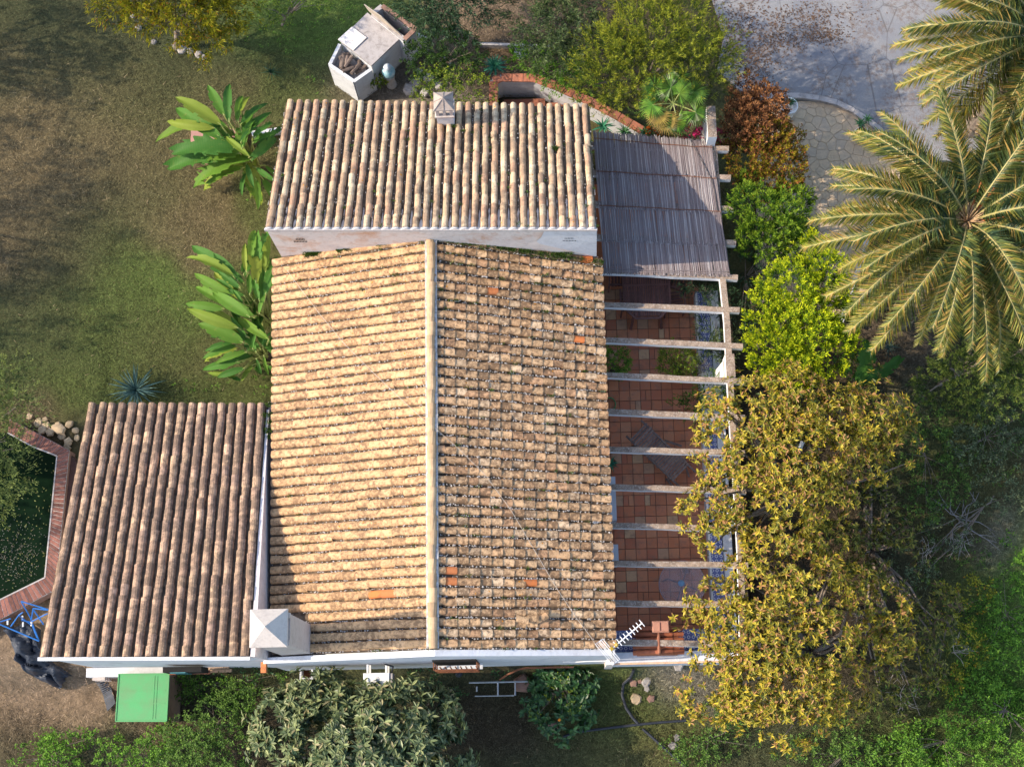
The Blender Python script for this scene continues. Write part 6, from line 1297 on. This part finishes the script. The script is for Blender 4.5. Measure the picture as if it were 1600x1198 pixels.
def agave(label, c, r, n, mat, w=.13, stem=0.0, name='agave', group=None, lo=.1, hi=1.3):
    e = empty(name, c, label, 'plant', group); me = [blade_mesh(mat, w*rnd.uniform(.9, 1.15), rnd.uniform(.1, .4)) for _ in range(3)]; c = Vector(c)+Vector((0, 0, stem))
    for i in range(n):
        t = i/n; a = i*2.39996+rnd.gauss(0, .12); el = lo+(hi-lo)*t+rnd.gauss(0, .06); d = (math.cos(a)*math.cos(el), math.sin(a)*math.cos(el), math.sin(el))
        link('leaf', me[i % 3], e, orient(c, d, (0, 0, 1), r*(1-.35*t)*rnd.uniform(.85, 1.1)))
    MB().tube([c-Vector((0,0,stem+.05)), c], [r*.12+.01, r*.14+.01], 8).obj('stem', M_bark, e)
agave('spiky blue grey agave on the lawn above the annex roof', tuple(P(213,610,.15)), .72, 52, M_agb, .085)
agave('small dark spiky cycad on the lawn below the top left bush', tuple(P(424,113,.05)), .33, 34, M_agd, .07)
agave('teal agave rosette on the corner of the garden wall', tuple(P(773,104,.85)), .36, 46, M_agt, .20)
agave('teal agave at the corner of the reed matting by the roof, larger', tuple(P(942,198,.9)), .30, 22, M_agt, .24)
agave('light green agave just above the reed matting, left of two', tuple(P(975,207,1.0)), .24, 20, M_agg, .22)
agave('light green agave just above the reed matting, right of two', tuple(P(1008,208,1.0)), .24, 20, M_agg, .22)
agave('small agave in the round white planter', tuple(P(1235,163,.58)), .20, 22, M_agg, .16, .1)
agave('green agave in the square planter, left of two', tuple(P(1343,196,.36)), .19, 20, M_agg, .26, .1)
agave('green agave in the square planter, right of two', tuple(P(1354,189,.36)), .17, 18, M_agg, .26, .1)
agave('dark green agave at the terrace edge under the palm frond', tuple(P(1388,225,.05)), .32, 20, M_agt, .20, .1)
agave('green agave standing on the patio under the eave', tuple(P(954,724,.4)), .24, 18, M_agt, .20)
agave('blue green yucca with stiff pointed leaves below the palm', tuple(G(1388,543,.2)), .34, 26, M_agb, .06)
pot('agave_pot', tuple(P(954,728,.0)), .12, .36, M_terra, 'terracotta pot of the agave under the eave', 'pot')

# ---- fan palm
fp = P(1052,162,2.9); fpb = (fp.x, fp.y+.05, 0.0); fe = empty('fan_palm', fpb, 'small fan palm with shaggy trunk at the north end of the pergola', 'palm')
def fan_mesh(mat):
    m = MB(); n = 34
    for i in range(n):
        a = R(-150+300*i/(n-1)); L = 1*(1-.18*abs(math.cos(a/2-.0))*0); da = R(300/(n-1))*.5
        z1 = .03; p1 = (.55*math.cos(a-da), .55*math.sin(a-da), -.01); p2 = (.55*math.cos(a), .55*math.sin(a), z1); p3 = (.55*math.cos(a+da), .55*math.sin(a+da), -.01)
        tip = (math.cos(a)*rnd.uniform(.9, 1.05), math.sin(a)*rnd.uniform(.9, 1.05), -.16+rnd.uniform(-.06, .04)); m.add([(0,0,0), p1, p2, p3, tip], [(0,1,2),(0,2,3),(1,4,2),(2,4,3)])
    return m.mesh('leaf_blade', mat)
M_fan = plain('fan_leaf', (.05,.14,.018), (.13,.21,.025), 4, .4, .1, var=.75); M_fand = plain('fan_leaf_dry', (.34,.25,.05), (.24,.17,.06), 5, .6, .1, var=.3)
fm = [fan_mesh(M_fan), fan_mesh(M_fan)]; fd = fan_mesh(M_fand)
for i, (a, el, L, dry) in enumerate(((20,.45,.62,0),(75,.3,.70,0),(140,.35,.66,0),(190,.3,.6,0),(330,.2,.66,0),(110,1.0,.5,0),(40,1.1,.4,0),(215,.0,.5,1),(245,-.2,.5,1),(280,-.2,.5,0),(230,-.5,.4,1))):
    d = Vector((math.cos(R(a))*math.cos(el), math.sin(R(a))*math.cos(el), math.sin(el))); c = fp+d*L*.85; d2 = (d+Vector((0,0,-.45))).normalized()
    link('leaf', fd if dry else fm[i % 2], fe, orient(c, d2, (0, 0, 1), .37)); MB().tube([fp, fp+d*L*.5+Vector((0,0,.03)), c], [.016,.012,.01], 5).obj('leaf_stalk', M_rib, fe)
MB().tube([fpb, (fp.x, fp.y, 1.0), tuple(fp)], [.10, .13, .09], 10).obj('trunk', M_bark_d, fe)
V, F, c = spray(np.array([[fp.x, fp.y, z] for z in np.linspace(1.0, 2.7, 60)])+rng.normal(size=(60, 3))*.04, unit(rng.normal(size=(60, 3))*[1, 1, .2]+[0, 0, -.9]), .3, .03, 9, .22, .012, 1.0)
link('shaggy_fibre', npmesh('shaggy_fibre', V, F, leaf_mat('dry_fibre', (.36,.27,.16), (.45,.36,.22), None, (.2,.15,.1), .1, .9, .1), False, c), fe)

# ---- date palms
L_palm = leaf_mat('date_palm_leaflet', (.14,.19,.06), (.50,.43,.085), ((.52,.36,.12), .10), (.045,.085,.05), .22, .42, .45)
def date_palm(label, top, base, nf, Lf, az_skip=None, seed=1):
    rg = np.random.default_rng(seed); e = empty('date_palm', base, label, 'palm', 'date palms by the driveway'); top = Vector(top); base = Vector(base)
    n = 26; m = MB(); pts = [base.lerp(top, i/n)+Vector((0, 0, -.05)) for i in range(n+1)]; m.tube(pts, [.24-.05*i/n+.018*(i % 2) for i in range(n+1)], 14); m.obj('trunk', M_bark, e)
    m = MB()
    for i in range(330):
        t = rg.random(); a = rg.random()*6.283; p = base.lerp(top, t); d = Vector((math.cos(a), math.sin(a), .9)); q = p+Vector((math.cos(a), math.sin(a), 0))*.19; m.beam(q, q+d*.10, .07, .03)
    tag(m.obj('frond_stubs', plain('frond_stub', (.34,.25,.17), (.20,.15,.11), 12, .9, .5, var=.4), e), kind='stuff')
    for i in range(nf):
        u = i/nf; az = i*2.39996+rg.normal()*.12; el = 1.12-1.5*u**.85+rg.normal()*.08; L = Lf*(1.02-.18*abs(u-.55))*(.93+.14*rg.random()); bendy = 1.1+.5*rg.random()
        ns = 26; t = np.linspace(0, 1, ns+1); ang = el-bendy*t**1.3*(1 if el > .3 else .75); dr = np.cumsum(np.cos(ang))*L/ns; dz = np.cumsum(np.sin(ang))*L/ns; side = rg.normal()*.12
        X_ = dr*math.cos(az)-side*t**2*L*math.sin(az)*.5; Y_ = dr*math.sin(az)+side*t**2*L*math.cos(az)*.5; C = np.stack([X_, Y_, dz], -1)+np.array(top)
        fr_ = MB(); fr_.tube([Vector(c) for c in C[::2]], [.022*(1-.85*q)+.003 for q in t[::2]], 5); me_r = fr_
        nl_ = 104; tt = np.sort(.13+.87*np.linspace(0, 1, nl_)); pos = np.stack([np.interp(tt, t, C[:, k_]) for k_ in range(3)], -1); tan = unit(np.stack([np.interp(tt, t, np.gradient(C[:, k_])) for k_ in range(3)], -1))
        sidev = unit(np.cross(tan, [0, 0, 1.])); upv = np.cross(sidev, tan); ln_ = .40*np.sin(np.pi*np.clip(tt*.86+.10, 0, 1))**.6*(L/3.2); ln_[-6:] = np.maximum(ln_[-6:], .17)
        Vs, Fs, Cs = [], [], []; b = 0
        for s_ in (-1, 1):
            f_w = (.55+1.4*tt**2)[:, None]; dv = unit(sidev*s_+tan*f_w+upv*(.38+rg.normal(size=(nl_, 1))*.16)+rg.normal(size=(nl_, 3))*.11)
            nrm = unit(np.cross(dv, tan)*s_*1.0+rg.normal(size=(nl_, 3))*.15)
            V, F = scat(np.array([(0,-.35,0),(.35,-.5,.0),(1,0,-.30),(.35,.5,-.02),(0,.35,0)]), np.array([(0,1,2),(0,2,3),(0,3,4)]), pos, frames(dv, nrm), np.stack([ln_*(.85+.3*rg.random(nl_)), np.full(nl_, .0165), ln_*(1+.3*rg.normal(size=nl_)*.4)], -1))
            Vs.append(V); Fs.append(F+b); b += len(V); Cs.append(np.repeat(np.clip(.25+.5*u+.2*tt+rg.normal(size=nl_)*.12, 0, 1), 5))
        fo = link('frond', npmesh('frond', np.concatenate(Vs), np.concatenate(Fs), L_palm, False, np.concatenate(Cs)), e); me_r.obj('rachis', bpy.data.materials.get('rachis_yellow') or plain('rachis_yellow', (.38,.33,.12), (.30,.24,.10), 9, .5, 0), fo)
    m = MB()
    for k_ in range(110):
        a = rg.random()*6.283; el = rg.uniform(.2, 1.4); d = Vector((math.cos(a)*math.cos(el), math.sin(a)*math.cos(el), math.sin(el))); p = top+d*.08; m.tube([p, p+d*.22, p+d*.42+Vector((0, 0, -.06))], [.018, .013, .006], 5)
    m.obj('dead_stalks', plain('stalk_straw', (.52,.38,.22), (.40,.24,.13), 12, .8, 0), e)
    m = MB()
    for k_ in range(5): a = .8+rg.normal()*.35; d = Vector((math.cos(a)*.8, math.sin(a)*.8, .9)); m.tube([top, top+d*.35, top+d*.75+Vector((0,0,.08))], [.028, .02, .012], 6)
    m.obj('flower_stalk', plain('flower_stalk_orange', (.38,.13,.04), (.30,.10,.03), 9, .6, 0), e)
zt = 5.0; tp_ = P(1510, 348, zt); bp_ = P(1405, 500, -.3)
date_palm('large date palm with pale yellow green fronds at the right edge', tp_, (bp_.x, bp_.y, float(gz(bp_.x, bp_.y))), 66, 3.15, seed=5)
tp2 = P(1628, 62, zt); date_palm('second date palm mostly cut off by the top right corner', tp2, (tp2.x-.2, tp2.y+.1, 0), 74, 3.1, seed=9)
